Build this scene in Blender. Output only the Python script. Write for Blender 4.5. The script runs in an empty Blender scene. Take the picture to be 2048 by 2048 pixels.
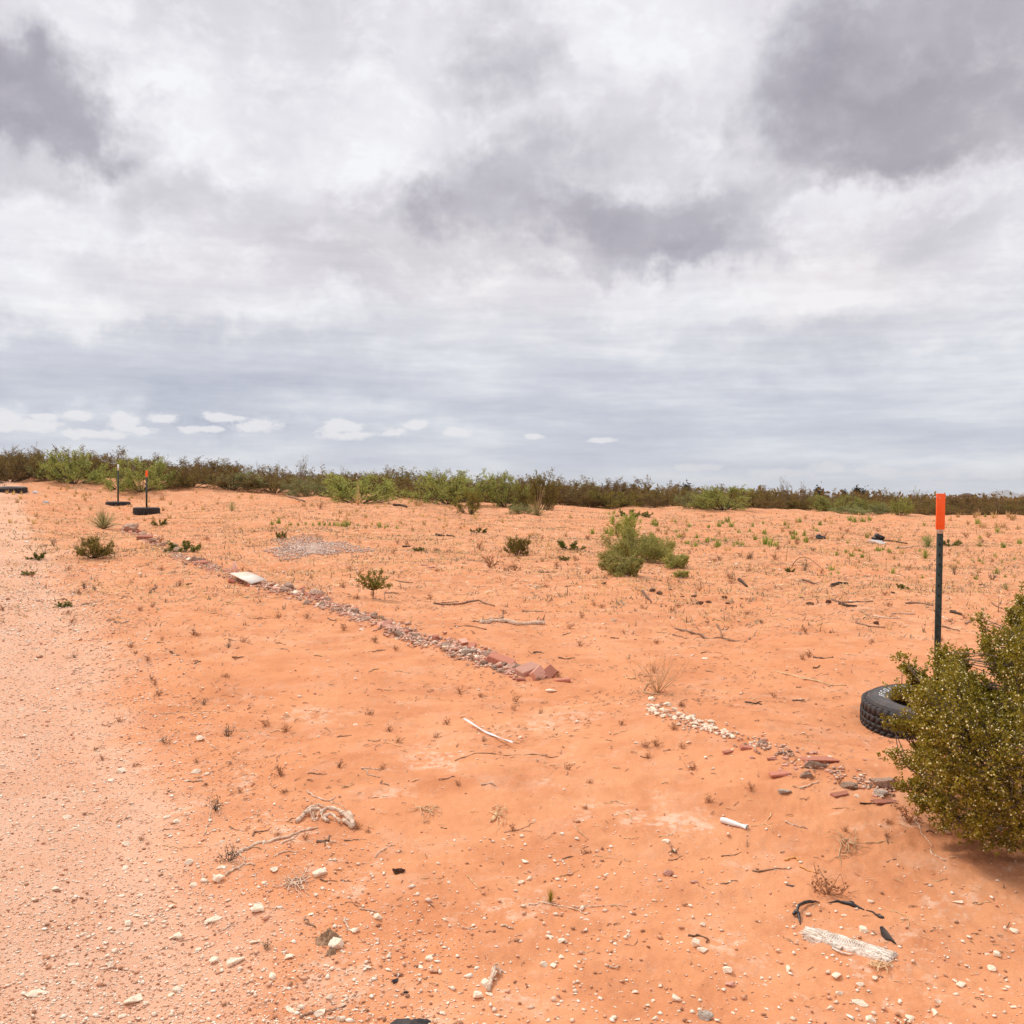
import bpy, bmesh, math, random
import numpy as np
from mathutils import Vector, Matrix, Euler

random.seed(11)
RNG = np.random.default_rng(7)
S = bpy.context.scene
COL = S.collection
R = math.radians
PI = math.pi

# ------------------------------------------------------------------ camera
EYE = 1.35
PITCH, ROLL = R(0.92), R(0.50)
cam = bpy.data.cameras.new('camera')
cam.lens = 36; cam.sensor_width = 36; cam.clip_start = 0.05; cam.clip_end = 60000
cam_o = bpy.data.objects.new('camera', cam); COL.objects.link(cam_o)
F = Vector((0, math.cos(PITCH), -math.sin(PITCH)))
RT = Vector((math.cos(ROLL), 0, math.sin(ROLL)))
RT = (RT - F * RT.dot(F)).normalized()
UP = RT.cross(F)
cam_o.matrix_world = Matrix(((RT.x, UP.x, -F.x, 0), (RT.y, UP.y, -F.y, 0), (RT.z, UP.z, -F.z, EYE), (0, 0, 0, 1)))
S.camera = cam_o
S.view_settings.view_transform = 'Standard'
S.view_settings.look = 'None'
S.view_settings.exposure = 0.0
S.view_settings.gamma = 1.0

def pdir(px, py):
    u = (np.asarray(px, float) - 1024) / 2048; v = (1024 - np.asarray(py, float)) / 2048
    return np.stack([F[i] + u * RT[i] + v * UP[i] for i in range(3)], -1)

# ------------------------------------------------------------------ node helpers
def srgb(r, g, b):
    f = lambda c: (c / 255 / 12.92) if c / 255 <= .04045 else ((c / 255 + .055) / 1.055) ** 2.4
    return (f(r), f(g), f(b), 1)

class NT:
    def __init__(s, tree): s.t = tree; s.t.nodes.clear()
    def n(s, typ, **kw):
        nd = s.t.nodes.new(typ)
        for k, v in kw.items():
            if k == 'ins':
                for a, b in v.items(): s.put(nd.inputs[a], b)
            else: setattr(nd, k, v)
        return nd
    def put(s, sock, v):
        if isinstance(v, bpy.types.NodeSocket): s.t.links.new(v, sock)
        elif isinstance(v, bpy.types.Node): s.t.links.new(v.outputs[0], sock)
        else: sock.default_value = v
    def m(s, op, a, b=0.0, c=0.0, clamp=False):
        nd = s.t.nodes.new('ShaderNodeMath'); nd.operation = op; nd.use_clamp = clamp
        s.put(nd.inputs[0], a); s.put(nd.inputs[1], b); s.put(nd.inputs[2], c)
        return nd.outputs[0]
    def vm(s, op, a, b=None):
        nd = s.t.nodes.new('ShaderNodeVectorMath'); nd.operation = op
        s.put(nd.inputs[0], a)
        if b is not None: s.put(nd.inputs['Scale' if op == 'SCALE' else 1], b)
        return nd.outputs['Value' if op in ('LENGTH', 'DOT_PRODUCT') else 0]
    def mr(s, v, a, b, c=0.0, d=1.0, smooth=True):
        nd = s.t.nodes.new('ShaderNodeMapRange'); nd.interpolation_type = 'SMOOTHSTEP' if smooth else 'LINEAR'
        s.put(nd.inputs[0], v)
        for i, q in enumerate((a, b, c, d)): s.put(nd.inputs[1 + i], q)
        return nd.outputs[0]
    def mix(s, f, a, b, bt='MIX'):
        nd = s.t.nodes.new('ShaderNodeMix'); nd.data_type = 'RGBA'; nd.blend_type = bt
        s.put(nd.inputs[0], f); s.put(nd.inputs[6], a); s.put(nd.inputs[7], b)
        return nd.outputs[2]
    def noise(s, vec, scale, detail=4, rough=.5, dist=0.0, out='Fac', dim='3D'):
        nd = s.t.nodes.new('ShaderNodeTexNoise'); nd.noise_dimensions = dim
        s.put(nd.inputs['Vector'], vec); nd.inputs['Scale'].default_value = scale
        nd.inputs['Detail'].default_value = detail; nd.inputs['Roughness'].default_value = rough
        nd.inputs['Distortion'].default_value = dist
        return nd.outputs['Fac' if out == 'Fac' else 'Color']
    def comb(s, x, y, z):
        nd = s.t.nodes.new('ShaderNodeCombineXYZ')
        for i, q in enumerate((x, y, z)): s.put(nd.inputs[i], q)
        return nd.outputs[0]

# ------------------------------------------------------------------ world: overcast sky
SUN_EL, SUN_AZ = R(52), R(-55)          # azimuth measured from +Y towards +X
W = bpy.data.worlds.new('World'); S.world = W; W.use_nodes = True
W.cycles.sampling_method = 'MANUAL'; W.cycles.sample_map_resolution = 256
w = NT(W.node_tree)
SKYK = 0.1
tc = w.n('ShaderNodeTexCoord').outputs['Generated']
sp = w.n('ShaderNodeSeparateXYZ', ins={0: tc})
X, Y, Z = sp.outputs
az = w.m('ARCTAN2', X, Y)
el = w.m('ARCSINE', Z)
zz = w.m('ADD', w.m('MAXIMUM', Z, 0.0), 0.10)
plane = w.comb(w.m('DIVIDE', X, zz), w.m('DIVIDE', Y, zz), 0.0)
AE = w.comb(az, el, 0.0)
# two warps: soft and wispy
wn1 = w.vm('SCALE', w.vm('SUBTRACT', w.noise(AE, 6.5, 3, .6, out='c', dim='2D'), (.5, .5, .5)), .105)
wn2 = w.vm('SCALE', w.vm('SUBTRACT', w.noise(AE, 30.0, 3, .65, out='c', dim='2D'), (.5, .5, .5)), .05)
AEw = w.vm('ADD', w.vm('ADD', AE, wn1), wn2)
AEs = w.vm('ADD', AE, wn2)
def azel(px, py):
    d = pdir(px, py); d = d / np.linalg.norm(d, axis=-1, keepdims=True)
    return np.arctan2(d[..., 0], d[..., 1]), np.arcsin(d[..., 2])
def blobf(A, E, px, py, sx, sy, rot, amp, soft=0.0):
    """soft elliptical lump of cloud, as a function of azimuth and elevation"""
    a, e = azel(px, py); c, s_ = math.cos(R(rot)), math.sin(R(rot)); x = A - a; y = E - e
    r = np.hypot((x * c + y * s_) / (sx / 2048), (-x * s_ + y * c) / (sy / 2048)); t = np.clip((1 - r) / (1 - soft), 0, 1)
    return amp * t * t * (3 - 2 * t)
WARM = [(1700, 590, 380, 150, 0, .6, .1), (900, 540, 700, 150, 0, .45, .1), (1850, 250, 330, 150, 0, .45, .1), (300, 600, 400, 100, 0, .35, .1)]
BL = [ # px, py, sx, sy, rotation, amplitude, inner plateau
    (50, 215, 190, 170, -35, -.52, .3), (190, 255, 240, 80, -38, -.34, .3), (20, 90, 110, 130, -50, -.28, .2), (-120, 200, 200, 200, 0, -.4, .3),
    (1850, 110, 420, 260, 0, -.44, .5), (1700, 230, 290, 140, -8, -.22, .3), (1990, 180, 180, 260, 0, -.12, .3), (1620, 60, 130, 130, 0, -.12, .2),
    (1010, 400, 330, 130, 8, -.42, .25), (880, 400, 160, 90, 20, -.18, .2), (1350, 440, 340, 130, -4, -.40, .35), (1470, 480, 170, 70, 10, -.15, .3),
    (1130, 500, 420, 70, 0, -.16, .2), (960, 330, 110, 90, 0, -.12, .1),
    (1010, 80, 170, 130, -35, -.36, .2), (720, 20, 240, 90, 0, -.15, .2), (560, 140, 260, 100, 0, -.16, .1), (330, 60, 160, 60, -20, -.05, .1),
    (640, 520, 340, 100, -22, -.17, .2), (760, 430, 260, 90, -15, -.10, .1), (320, 590, 330, 60, -8, -.10, .1), (1300, 220, 200, 60, 4, -.12, .1),
    (1900, 480, 220, 80, 20, -.20, .2), (1930, 620, 230, 60, 5, -.12, .1), (1250, 640, 400, 50, 3, -.10, .1),
    (460, 740, 800, 60, 0, -.22, .3), (1100, 740, 700, 40, 0, -.14, .2), (1550, 765, 45, 45, 0, -.10, .3), (1700, 700, 500, 40, -2, -.10, .2),
    (250, 690, 500, 40, -3, -.08, .2), (200, 800, 500, 60, 0, -.20, .3), (900, 830, 700, 40, 0, -.08, .2),
    (330, 200, 230, 110, -35, .18, .2), (700, 290, 300, 60, -5, .14, .2), (1250, 60, 200, 150, 30, .16, .2), (1270, 300, 160, 60, 10, .14, .2),
    (1400, 140, 140, 160, 0, .10, .2), (100, 400, 260, 90, -5, .12, .2), (180, 630, 260, 28, -3, .13, .2), (1330, 560, 280, 36, 12, .10, .2), (1740, 370, 230, 60, 4, .18, .2), (1990, 420, 120, 80, 0, .12, .2),
    (1500, 640, 500, 50, 0, .10, .2), (1500, 612, 120, 18, 4, .14, .2), (1700, 580, 240, 90, 0, .10, .2), (560, 650, 500, 60, -4, .07, .2), (1000, 700, 500, 28, 0, .08, .2)]
AZ0, AZ1 = R(-33), R(33)
azn = {}
def aznorm(vec):
    sx = w.n('ShaderNodeSeparateXYZ', ins={0: vec}).outputs
    return w.m('DIVIDE', w.m('SUBTRACT', sx[0], AZ0), AZ1 - AZ0), sx[1]
def rampf(fac, vals, cols=False):
    """a 32-stop ramp holding a profile along the azimuth"""
    nd = w.n('ShaderNodeValToRGB', ins={0: fac}); e = nd.color_ramp.elements; nd.color_ramp.interpolation = 'EASE' if False else 'LINEAR'
    while len(e) > 1: e.remove(e[-1])
    for i, v_ in enumerate(vals):
        q = e[0] if i == 0 else e.new(i / (len(vals) - 1)); q.position = i / (len(vals) - 1); q.color = (*v_, 1) if cols else (v_, v_, v_, 1)
    return nd.outputs[0]
UW, VW = aznorm(AEw)
gaz = np.linspace(AZ0, AZ1, 32)
rows_ = [R(q) for q in (1.5, 3.2, 4.6, 6.0, 7.6, 9.4, 11.2, 13.2, 15.4, 17.8, 20.4, 23.2, 26.2, 29.5)]
acc = None
for k, e_ in enumerate(rows_):
    f_ = sum(blobf(gaz, np.full(32, e_), *b_) for b_ in BL)
    wm = sum(blobf(gaz, np.full(32, e_), *b_) for b_ in WARM)
    rp_ = rampf(UW, [(float(np.clip(q * (.92 if q < 0 else 1.0) + .7, 0, 1)), float(np.clip(z_, 0, 1)), 0) for q, z_ in zip(f_, wm)], True)
    acc = rp_ if acc is None else w.mix(w.mr(VW, rows_[k - 1], e_), acc, rp_)
ac = w.n('ShaderNodeSeparateColor', ins={0: acc}).outputs
acc = w.m('SUBTRACT', ac[0], .7); warm = ac[1]
AEw2 = w.vm('ADD', AE, w.vm('SCALE', wn1, .45))
n1 = w.noise(w.vm('MULTIPLY', AEw2, (1.0, 1.9, 1)), 5.2, 6, .56, 0, dim='2D')
z2 = w.m('ADD', w.m('MAXIMUM', Z, 0.0), 0.25)
plane2 = w.comb(w.m('DIVIDE', X, z2), w.m('DIVIDE', Y, z2), 0.0)
n2 = w.noise(w.vm('MULTIPLY', AEw2, (1.0, 1.5, 1)), 17, 6, .66, 0, dim='2D')
n3 = w.noise(w.vm('MULTIPLY', w.vm('ADD', AE, w.vm('SCALE', wn1, .05)), (1.0, 7.5, 1)), 5.5, 6, .6, 0, dim='2D')      # streaky stratus low down
low = w.mr(el, R(2), R(18), 1.0, 0.1)
fb = w.m('ADD', w.m('MULTIPLY', w.m('SUBTRACT', n1, .5), w.mr(el, R(3), R(14), .10, .46)), w.m('MULTIPLY', w.m('SUBTRACT', n2, .5), w.mr(el, R(5), R(14), .14, .38)))
fb = w.m('ADD', fb, w.m('MULTIPLY', w.m('SUBTRACT', n3, .5), w.m('MULTIPLY', low, .85)))
bil = w.m('SUBTRACT', w.m('MULTIPLY', w.m('ABSOLUTE', w.m('SUBTRACT', n2, .5)), 2.0), .22)
fb = w.m('ADD', fb, w.m('MULTIPLY', bil, w.mr(el, R(5), R(14), .02, .12)))
base = w.m('ADD', w.mr(el, R(0), R(12), .56, .84), w.mr(el, R(0), R(4), .16, 0.0))
base = w.m('ADD', base, w.mr(el, R(28), R(50), 0.0, .12))
v = w.m('ADD', w.m('ADD', base, acc), fb, clamp=True)
cr_hi = w.n('ShaderNodeValToRGB', ins={0: v})
def ramp(nd, stops):
    e = nd.color_ramp.elements
    while len(e) > 1: e.remove(e[-1])
    e[0].position, e[0].color = stops[0]
    for p, c in stops[1:]:
        q = e.new(p); q.color = c
ramp(cr_hi, [(0, srgb(152, 148, 159)), (.35, srgb(184, 180, 189)), (.62, srgb(215, 212, 218)), (.85, srgb(240, 238, 242)), (1, srgb(251, 251, 254))])
cr_lo = w.n('ShaderNodeValToRGB', ins={0: v})
ramp(cr_lo, [(0, srgb(158, 164, 188)), (.35, srgb(182, 189, 209)), (.62, srgb(208, 213, 225)), (.85, srgb(234, 237, 243)), (1, srgb(248, 249, 252))])
lowb = w.mr(el, R(1), R(16), 1.0, 0.0)
col = w.mix(lowb, cr_hi.outputs[0], cr_lo.outputs[0])
col = w.mix(warm, col, (1.0, .93, .895, 1), 'MULTIPLY')
# sparse blue patches of clear sky low at the left
# small bright cumulus along the horizon
CUM = [(10, 840, 44, 17), (58, 852, 62, 16), (88, 833, 30, 8), (150, 829, 38, 13), (185, 868, 60, 12), (247, 843, 38, 17), (285, 862, 36, 11), (325, 838, 36, 12), (405, 858, 46, 10), (455, 838, 50, 12), (522, 851, 64, 15), (676, 852, 46, 22), (692, 872, 50, 12),
       (790, 866, 34, 11), (832, 849, 28, 13), (908, 864, 32, 13), (1066, 873, 24, 7), (1205, 880, 34, 7), (1400, 936, 60, 8), (1570, 946, 70, 10), (1665, 938, 44, 13), (1760, 942, 60, 10), (1860, 946, 90, 9), (1985, 950, 46, 12)]
cd = None
for (px, py, sx, sy) in CUM:      # nearest small cloud, as a distance in units of its own size
    a_, e_ = azel(px, py); ix, iy = 2048 / (sx * .92), 2048 / (sy * .92)
    md = w.t.nodes.new('ShaderNodeVectorMath'); md.operation = 'MULTIPLY_ADD'; w.put(md.inputs[0], AE); md.inputs[1].default_value = (ix, iy, 0); md.inputs[2].default_value = (-a_ * ix, -e_ * iy, 0)
    ln = w.vm('LENGTH', md.outputs[0]); cd = ln if cd is None else w.m('MINIMUM', cd, ln)
cn = w.noise(w.vm('MULTIPLY', AE, (1.0, 1.8, 1)), 40, 4, .62, dim='2D')
cd = w.m('ADD', cd, w.m('MULTIPLY', w.m('SUBTRACT', cn, .5), 2.2))
cu = w.mr(cd, .55, 1.15, w.mr(az, R(4), R(10), .9, .5), 0.0)
cu = w.m('MULTIPLY', cu, w.mr(el, R(.2), R(.9)))
cu = w.m('MULTIPLY', cu, w.mr(el, R(5.4), R(4.4)))
col = w.mix(cu, col, srgb(240, 239, 243))
# brighter cloud deck overhead
gain = w.mr(el, R(32), R(65), 1.0, 1.55)
col = w.vm('SCALE', col, w.m('MULTIPLY', gain, 1 / SKYK))
sky = w.n('ShaderNodeTexSky', sky_type='NISHITA')
sky.sun_disc = False; sky.sun_elevation = SUN_EL; sky.sun_rotation = SUN_AZ
sky.air_density = 1.0; sky.dust_density = 1.0; sky.ozone_density = 1.0
col = w.mix(.94, sky.outputs[0], col)
bg = w.n('ShaderNodeBackground', ins={'Color': col, 'Strength': SKYK})
w.n('ShaderNodeOutputWorld', ins={0: bg})

sun = bpy.data.lights.new('sun', 'SUN'); sun.energy = 2.3; sun.angle = R(10); sun.color = (1, .90, .76)
sun_o = bpy.data.objects.new('sun', sun); COL.objects.link(sun_o)
sd = Vector((math.sin(SUN_AZ) * math.cos(SUN_EL), math.cos(SUN_AZ) * math.cos(SUN_EL), math.sin(SUN_EL)))
sun_o.rotation_euler = sd.to_track_quat('Z', 'Y').to_euler(); sun_o.location = (0, 0, 30)

# ------------------------------------------------------------------ numpy noise and terrain
def hsh(i, j, seed):
    n = (i.astype(np.int64) * 374761393 + j.astype(np.int64) * 668265263 + seed * 982451653) & 0xffffffff
    n = ((n ^ (n >> 13)) * 1274126177) & 0xffffffff
    n = n ^ (n >> 16)
    return (n & 0xffffff) / float(0xffffff)
def vnoise(x, y, seed=0):
    i = np.floor(x); j = np.floor(y); fx = x - i; fy = y - j
    i = i.astype(np.int64); j = j.astype(np.int64)
    u = fx * fx * fx * (fx * (fx * 6 - 15) + 10); v = fy * fy * fy * (fy * (fy * 6 - 15) + 10)
    def g(a, b, dx, dy):
        t = hsh(a, b, seed) * 2 * PI
        return np.cos(t) * dx + np.sin(t) * dy
    a = g(i, j, fx, fy); b = g(i + 1, j, fx - 1, fy); c = g(i, j + 1, fx, fy - 1); d = g(i + 1, j + 1, fx - 1, fy - 1)
    return (a + (b - a) * u + (c - a) * v + (a - b - c + d) * u * v) * 1.5
def fbm(x, y, oct=4, seed=0, gain=.5):
    s = 0; a = 1.0
    for k in range(oct):
        s = s + a * vnoise(x * 2 ** k + 17.3 * k, y * 2 ** k - 9.1 * k, seed + k); a *= gain
    return s

TPX = np.array([-500, 0, 250, 500, 750, 1000, 1250, 1500, 1750, 2048, 2500.])
TD = np.array([.5, 2.5, 5.3, 10, 16, 23, 32, 36, 42, 48, 65, 110, 400, 3000, 30000.])
TZ = np.array([
    [-1.35] * 11,
    [-1.32, -1.32, -1.31, -1.30, -1.29, -1.28, -1.28, -1.28, -1.27, -1.27, -1.27],
    [-1.22, -1.22, -1.21, -1.20, -1.19, -1.18, -1.17, -1.16, -1.16, -1.15, -1.15],
    [-1.00, -1.00, -1.01, -1.02, -1.04, -1.06, -1.07, -1.08, -1.09, -1.10, -1.10],
    [-.86, -.86, -.88, -.90, -.92, -.94, -.95, -.97, -.99, -1.02, -1.02],
    [-.70, -.75, -.80, -.76, -.78, -.82, -.86, -.90, -.93, -.96, -.96],
    [-.30, -.35, -.68, -.50, -.55, -.65, -.72, -.80, -.88, -.93, -.93],
    [-.00, .03, -.37, -.32, -.40, -.58, -.62, -.68, -.80, -.84, -.84],
    [.30, .40, .50, .12, -.16, -.42, -.46, -.48, -.68, -.72, -.72],
    [.50, .55, .52, .22, .00, -.40, -.48, -.52, -.72, -.78, -.78],
    [.45, .45, .40, .15, -.05, -.40, -.50, -.55, -.75, -.80, -.80],
    [.0, .0, .0, -.20, -.40, -.60, -.80, -.90, -1.0, -1.0, -1.0],
    [-1.3] * 11, [-2.0] * 11, [-4.0] * 11])
def crom(p0, p1, p2, p3, t):
    m1 = (p2 - p0) * .42; m2 = (p3 - p1) * .42
    t2 = t * t; t3 = t2 * t
    return (2 * t3 - 3 * t2 + 1) * p1 + (t3 - 2 * t2 + t) * m1 + (-2 * t3 + 3 * t2) * p2 + (t3 - t2) * m2
LTD = np.log(TD)
# tiny local reshapings: x, y, radius, height
LOCAL = []
def H0(x, y):
    x = np.asarray(x, float); y = np.asarray(y, float)
    r = np.hypot(x, y) + 1e-6
    a = np.clip(np.arctan2(x, y), -.62, .62)
    px = np.clip(1024 + 2048 * np.tan(a), -499, 2499)
    ld = np.log(np.clip(r * np.cos(a), .51, 29000))
    ci = np.clip(np.searchsorted(TPX, px) - 1, 0, len(TPX) - 2); ri = np.clip(np.searchsorted(LTD, ld) - 1, 0, len(TD) - 2)
    tx = (px - TPX[ci]) / (TPX[ci + 1] - TPX[ci]); ty = (ld - LTD[ri]) / (LTD[ri + 1] - LTD[ri])
    nc = len(TPX) - 1; nr = len(TD) - 1
    cols = [np.clip(ci + k, 0, nc) for k in (-1, 0, 1, 2)]; rows = [np.clip(ri + k, 0, nr) for k in (-1, 0, 1, 2)]
    q = [crom(*[TZ[rr, cc] for cc in cols], tx) for rr in rows]
    z = crom(*q, ty)
    near = np.clip(r / 30, 0, 1)
    z = z + fbm(x / 1.9, y / 1.9, 3, 3) * (.018 + .075 * near) * np.clip(60 / r, 0, 1)
    z = z + fbm(x / 6.5, y / 6.5, 2, 9) * (.055 * near) * np.clip(80 / r, 0, 1)
    for (lx, ly, lr, lh) in LOCAL:
        z = z + lh * np.exp(-((x - lx) ** 2 + (y - ly) ** 2) / lr ** 2)
    return z + EYE
def road_f(x, y):
    x = np.asarray(x, float); y = np.asarray(y, float)
    e = (.6 - .5 * y) - x + .35 * vnoise(x / 1.1, y / 1.1, 21)
    t = np.clip(e / .9 + .5, 0, 1)
    return t * t * (3 - 2 * t)
def H(x, y):
    x = np.asarray(x, float); y = np.asarray(y, float)
    z = H0(x, y)
    r = np.hypot(x, y)
    sand = 1 - road_f(x, y)
    fade = np.clip(1.6 - r / 14, 0, 1)
    # wind ripples, drifting across the sand
    ph = (x * .42 + y * .9) / .105 + 2.2 * vnoise(x / .8, y / .8, 31) + .7 * vnoise(x / .22, y / .22, 33)
    rip = np.sin(ph * 2 * PI * .55) * .5 + .5
    patch = np.clip(.35 + 1.1 * vnoise(x / 1.7 + 5, y / 1.7, 35), 0, 1) * np.clip((r - 3.2) / 2.5, .15, 1)
    z = z + sand * fade * patch * .016 * rip ** 1.4
    z = z + sand * fade * .017 * fbm(x / .46, y / .30, 3, 41)
    z = z + fade * (.0032 * sand + .0016) * fbm(x / .055, y / .045, 3, 51, .6)
    z = z + (1 - sand) * fade * .006 * fbm(x / .5, y / .6, 2, 61)
    z = z - .018 * np.exp(-((.45 - .5 * y - x) / .35) ** 2) * fade
    return z
def G(px, py, h=H0):
    """point of the ground seen at a pixel of the photograph"""
    px = np.atleast_1d(np.asarray(px, float)); py = np.atleast_1d(np.asarray(py, float))
    d = pdir(px, py)
    t = np.exp(np.linspace(math.log(1.8), math.log(70), 260))
    x = d[:, None, 0] * t; y = d[:, None, 1] * t; z = EYE + d[:, None, 2] * t
    g = z - h(x, y)
    below = g < 0
    k = np.where(below.any(1), below.argmax(1), len(t) - 1); k = np.clip(k, 1, None)
    i = np.arange(len(px)); g0 = g[i, k - 1]; g1 = g[i, k]
    f = np.clip(g0 / (g0 - g1 + 1e-9), 0, 1); tt = t[k - 1] + (t[k] - t[k - 1]) * f
    return d[:, 0] * tt, d[:, 1] * tt
def G1(px, py):
    x, y = G(px, py); return float(x[0]), float(y[0])
def Hs(x, y): return float(H(np.array([x]), np.array([y]))[0])
def GP(px, py):
    x, y = G1(px, py); return Vector((x, y, Hs(x, y)))
TIRE = G1(1877, 1440)
LOCAL += [(TIRE[0] - .50, TIRE[1] - .12, .12, -.030), (TIRE[0] - .62, TIRE[1] - .22, .10, .02), (TIRE[0] - .2, TIRE[1] - .55, .2, .03), (TIRE[0], TIRE[1] - .1, .50, -.075)]
bx_, by_ = G1(2090, 1690)
for q_ in [(300, 1080), (388, 1122), (470, 1158), (570, 1182), (640, 1202), (720, 1236), (800, 1265), (880, 1292), (960, 1316), (1050, 1348), (1340, 1438), (1462, 1480), (1620, 1540), (1760, 1580)]:
    LOCAL.append((*G1(*q_), .45, .035))
LOCAL += [(bx_, by_, .55, .05)]

# ------------------------------------------------------------------ object helpers
def tag(o, label=None, cat=None, group=None, kind=None):
    if label: o['label'] = label
    if cat: o['category'] = cat
    if group: o['group'] = group
    if kind: o['kind'] = kind
    return o
def link(o, parent=None):
    COL.objects.link(o)
    if parent is not None: o.parent = parent
    return o
def empty(name, loc, rz=0, sc=1.0):
    o = bpy.data.objects.new(name, None); o.empty_display_size = .1
    link(o); o.location = loc; o.rotation_euler = (0, 0, rz); o.scale = (sc, sc, sc) if not hasattr(sc, '__len__') else sc
    return o
def npmesh(name, V, Fc, mat, smooth=False):
    """Fc: list of int arrays, each (n,k)"""
    me = bpy.data.meshes.new(name)
    V = np.asarray(V, np.float32)
    if not isinstance(Fc, list): Fc = [Fc]
    Fc = [np.asarray(f, np.int32) for f in Fc if len(f)]
    me.vertices.add(len(V)); me.vertices.foreach_set('co', V.ravel())
    loops = np.concatenate([f.ravel() for f in Fc]); tot = np.concatenate([np.full(len(f), f.shape[1], np.int32) for f in Fc])
    me.loops.add(len(loops)); me.loops.foreach_set('vertex_index', loops)
    me.polygons.add(len(tot)); st = np.concatenate([[0], np.cumsum(tot)[:-1]]).astype(np.int32)
    me.polygons.foreach_set('loop_start', st); me.polygons.foreach_set('loop_total', tot)
    me.update(calc_edges=True); me.validate(verbose=False)
    if smooth: me.polygons.foreach_set('use_smooth', np.ones(len(me.polygons), bool))
    if mat: me.materials.append(mat)
    return me
class MB:
    def __init__(s): s.V = []; s.F = {}; s.n = 0
    def add(s, V, F):
        V = np.asarray(V, float).reshape(-1, 3)
        for f in (F if isinstance(F, list) else [F]):
            f = np.asarray(f)
            if len(f): s.F.setdefault(f.shape[1], []).append(f + s.n)
        s.V.append(V); s.n += len(V)
    def tube(s, P, rad, k=5, cap=True):
        P = np.asarray(P, float); n = len(P)
        rad = np.broadcast_to(np.asarray(rad, float), (n,))
        T = np.gradient(P, axis=0); T /= np.linalg.norm(T, axis=1)[:, None] + 1e-9
        ref = np.array([0, 0, 1.]) if abs(T[:, 2]).mean() < .8 else np.array([1., 0, 0])
        A = np.cross(T, ref); A /= np.linalg.norm(A, axis=1)[:, None] + 1e-9; B = np.cross(T, A)
        a = np.arange(k) * 2 * PI / k
        V = P[:, None] + rad[:, None, None] * (np.cos(a)[None, :, None] * A[:, None] + np.sin(a)[None, :, None] * B[:, None])
        i = np.arange(n - 1)[:, None] * k; j = np.arange(k)[None]; j2 = (j + 1) % k
        Fq = np.stack([i + j, i + j2, i + k + j2, i + k + j], -1).reshape(-1, 4)
        V = V.reshape(-1, 3)
        Fs = [Fq]
        if cap and k > 2:
            V = np.vstack([V, P[0], P[-1]])
            j = np.arange(k); j2 = (j + 1) % k
            Fs.append(np.stack([np.full(k, n * k), j2, j], -1)); Fs.append(np.stack([np.full(k, n * k + 1), (n - 1) * k + j, (n - 1) * k + j2], -1))
        s.add(V, Fs)
    def box(s, c, d, M=None):
        V = np.array([[x, y, z] for x in (-.5, .5) for y in (-.5, .5) for z in (-.5, .5)]) * np.asarray(d) + np.asarray(c)
        if M is not None: V = V @ np.array(M.to_3x3()).T + np.array(M.translation)
        s.add(V, np.array([[0, 1, 3, 2], [4, 6, 7, 5], [0, 4, 5, 1], [2, 3, 7, 6], [0, 2, 6, 4], [1, 5, 7, 3]]))
    def mesh(s, name, mat, smooth=False):
        return npmesh(name, np.concatenate(s.V), [np.concatenate(f) for f in s.F.values()], mat, smooth)
    def obj(s, name, mat, parent=None, smooth=False):
        return link(bpy.data.objects.new(name, s.mesh(name, mat, smooth)), parent)
def put(name, me, parent=None, loc=None, rot=None, sc=None):
    o = link(bpy.data.objects.new(name, me), parent)
    if loc is not None: o.location = loc
    if rot is not None: o.rotation_euler = rot
    if sc is not None: o.scale = sc if hasattr(sc, '__len__') else (sc, sc, sc)
    return o
def copy_thing(src, loc, rz, sc):
    r = src.copy(); COL.objects.link(r); r.location = loc; r.rotation_euler = (0, 0, rz); r.scale = (sc, sc, sc) if not hasattr(sc, '__len__') else sc
    for ch in KIDS.get(src.name, []):
        c = ch.copy(); COL.objects.link(c); c.parent = r
    return r
KIDS = {}

# ------------------------------------------------------------------ materials
def mat(name, build):
    m_ = bpy.data.materials.new(name); m_.use_nodes = True
    t = NT(m_.node_tree); bsdf = build(t)
    t.n('ShaderNodeOutputMaterial', ins={0: bsdf})
    return m_
def simple(name, c1, c2, scale=30, rough=.85, bump=.3, spec=.25, rnd=0.0, detail=5, bdist=.01, sheen=False):
    def b(t):
        co = t.n('ShaderNodeTexCoord').outputs['Object']
        n = t.noise(co, scale, detail, .6)
        c = t.mix(t.mr(n, .35, .65), (*c1, 1), (*c2, 1))
        if rnd:
            r_ = t.n('ShaderNodeObjectInfo').outputs['Random']
            hs = t.n('ShaderNodeHueSaturation', ins={'Color': c, 'Value': t.m('ADD', 1 - rnd, t.m('MULTIPLY', r_, 2 * rnd))})
            c = hs.outputs[0]
        bp = t.n('ShaderNodeBump', ins={'Strength': bump, 'Distance': bdist, 'Height': n})
        p = t.n('ShaderNodeBsdfPrincipled', ins={'Base Color': c, 'Roughness': rough, 'Normal': bp.outputs[0]})
        p.inputs['Specular IOR Level'].default_value = spec
        return p
    return mat(name, b)
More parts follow.
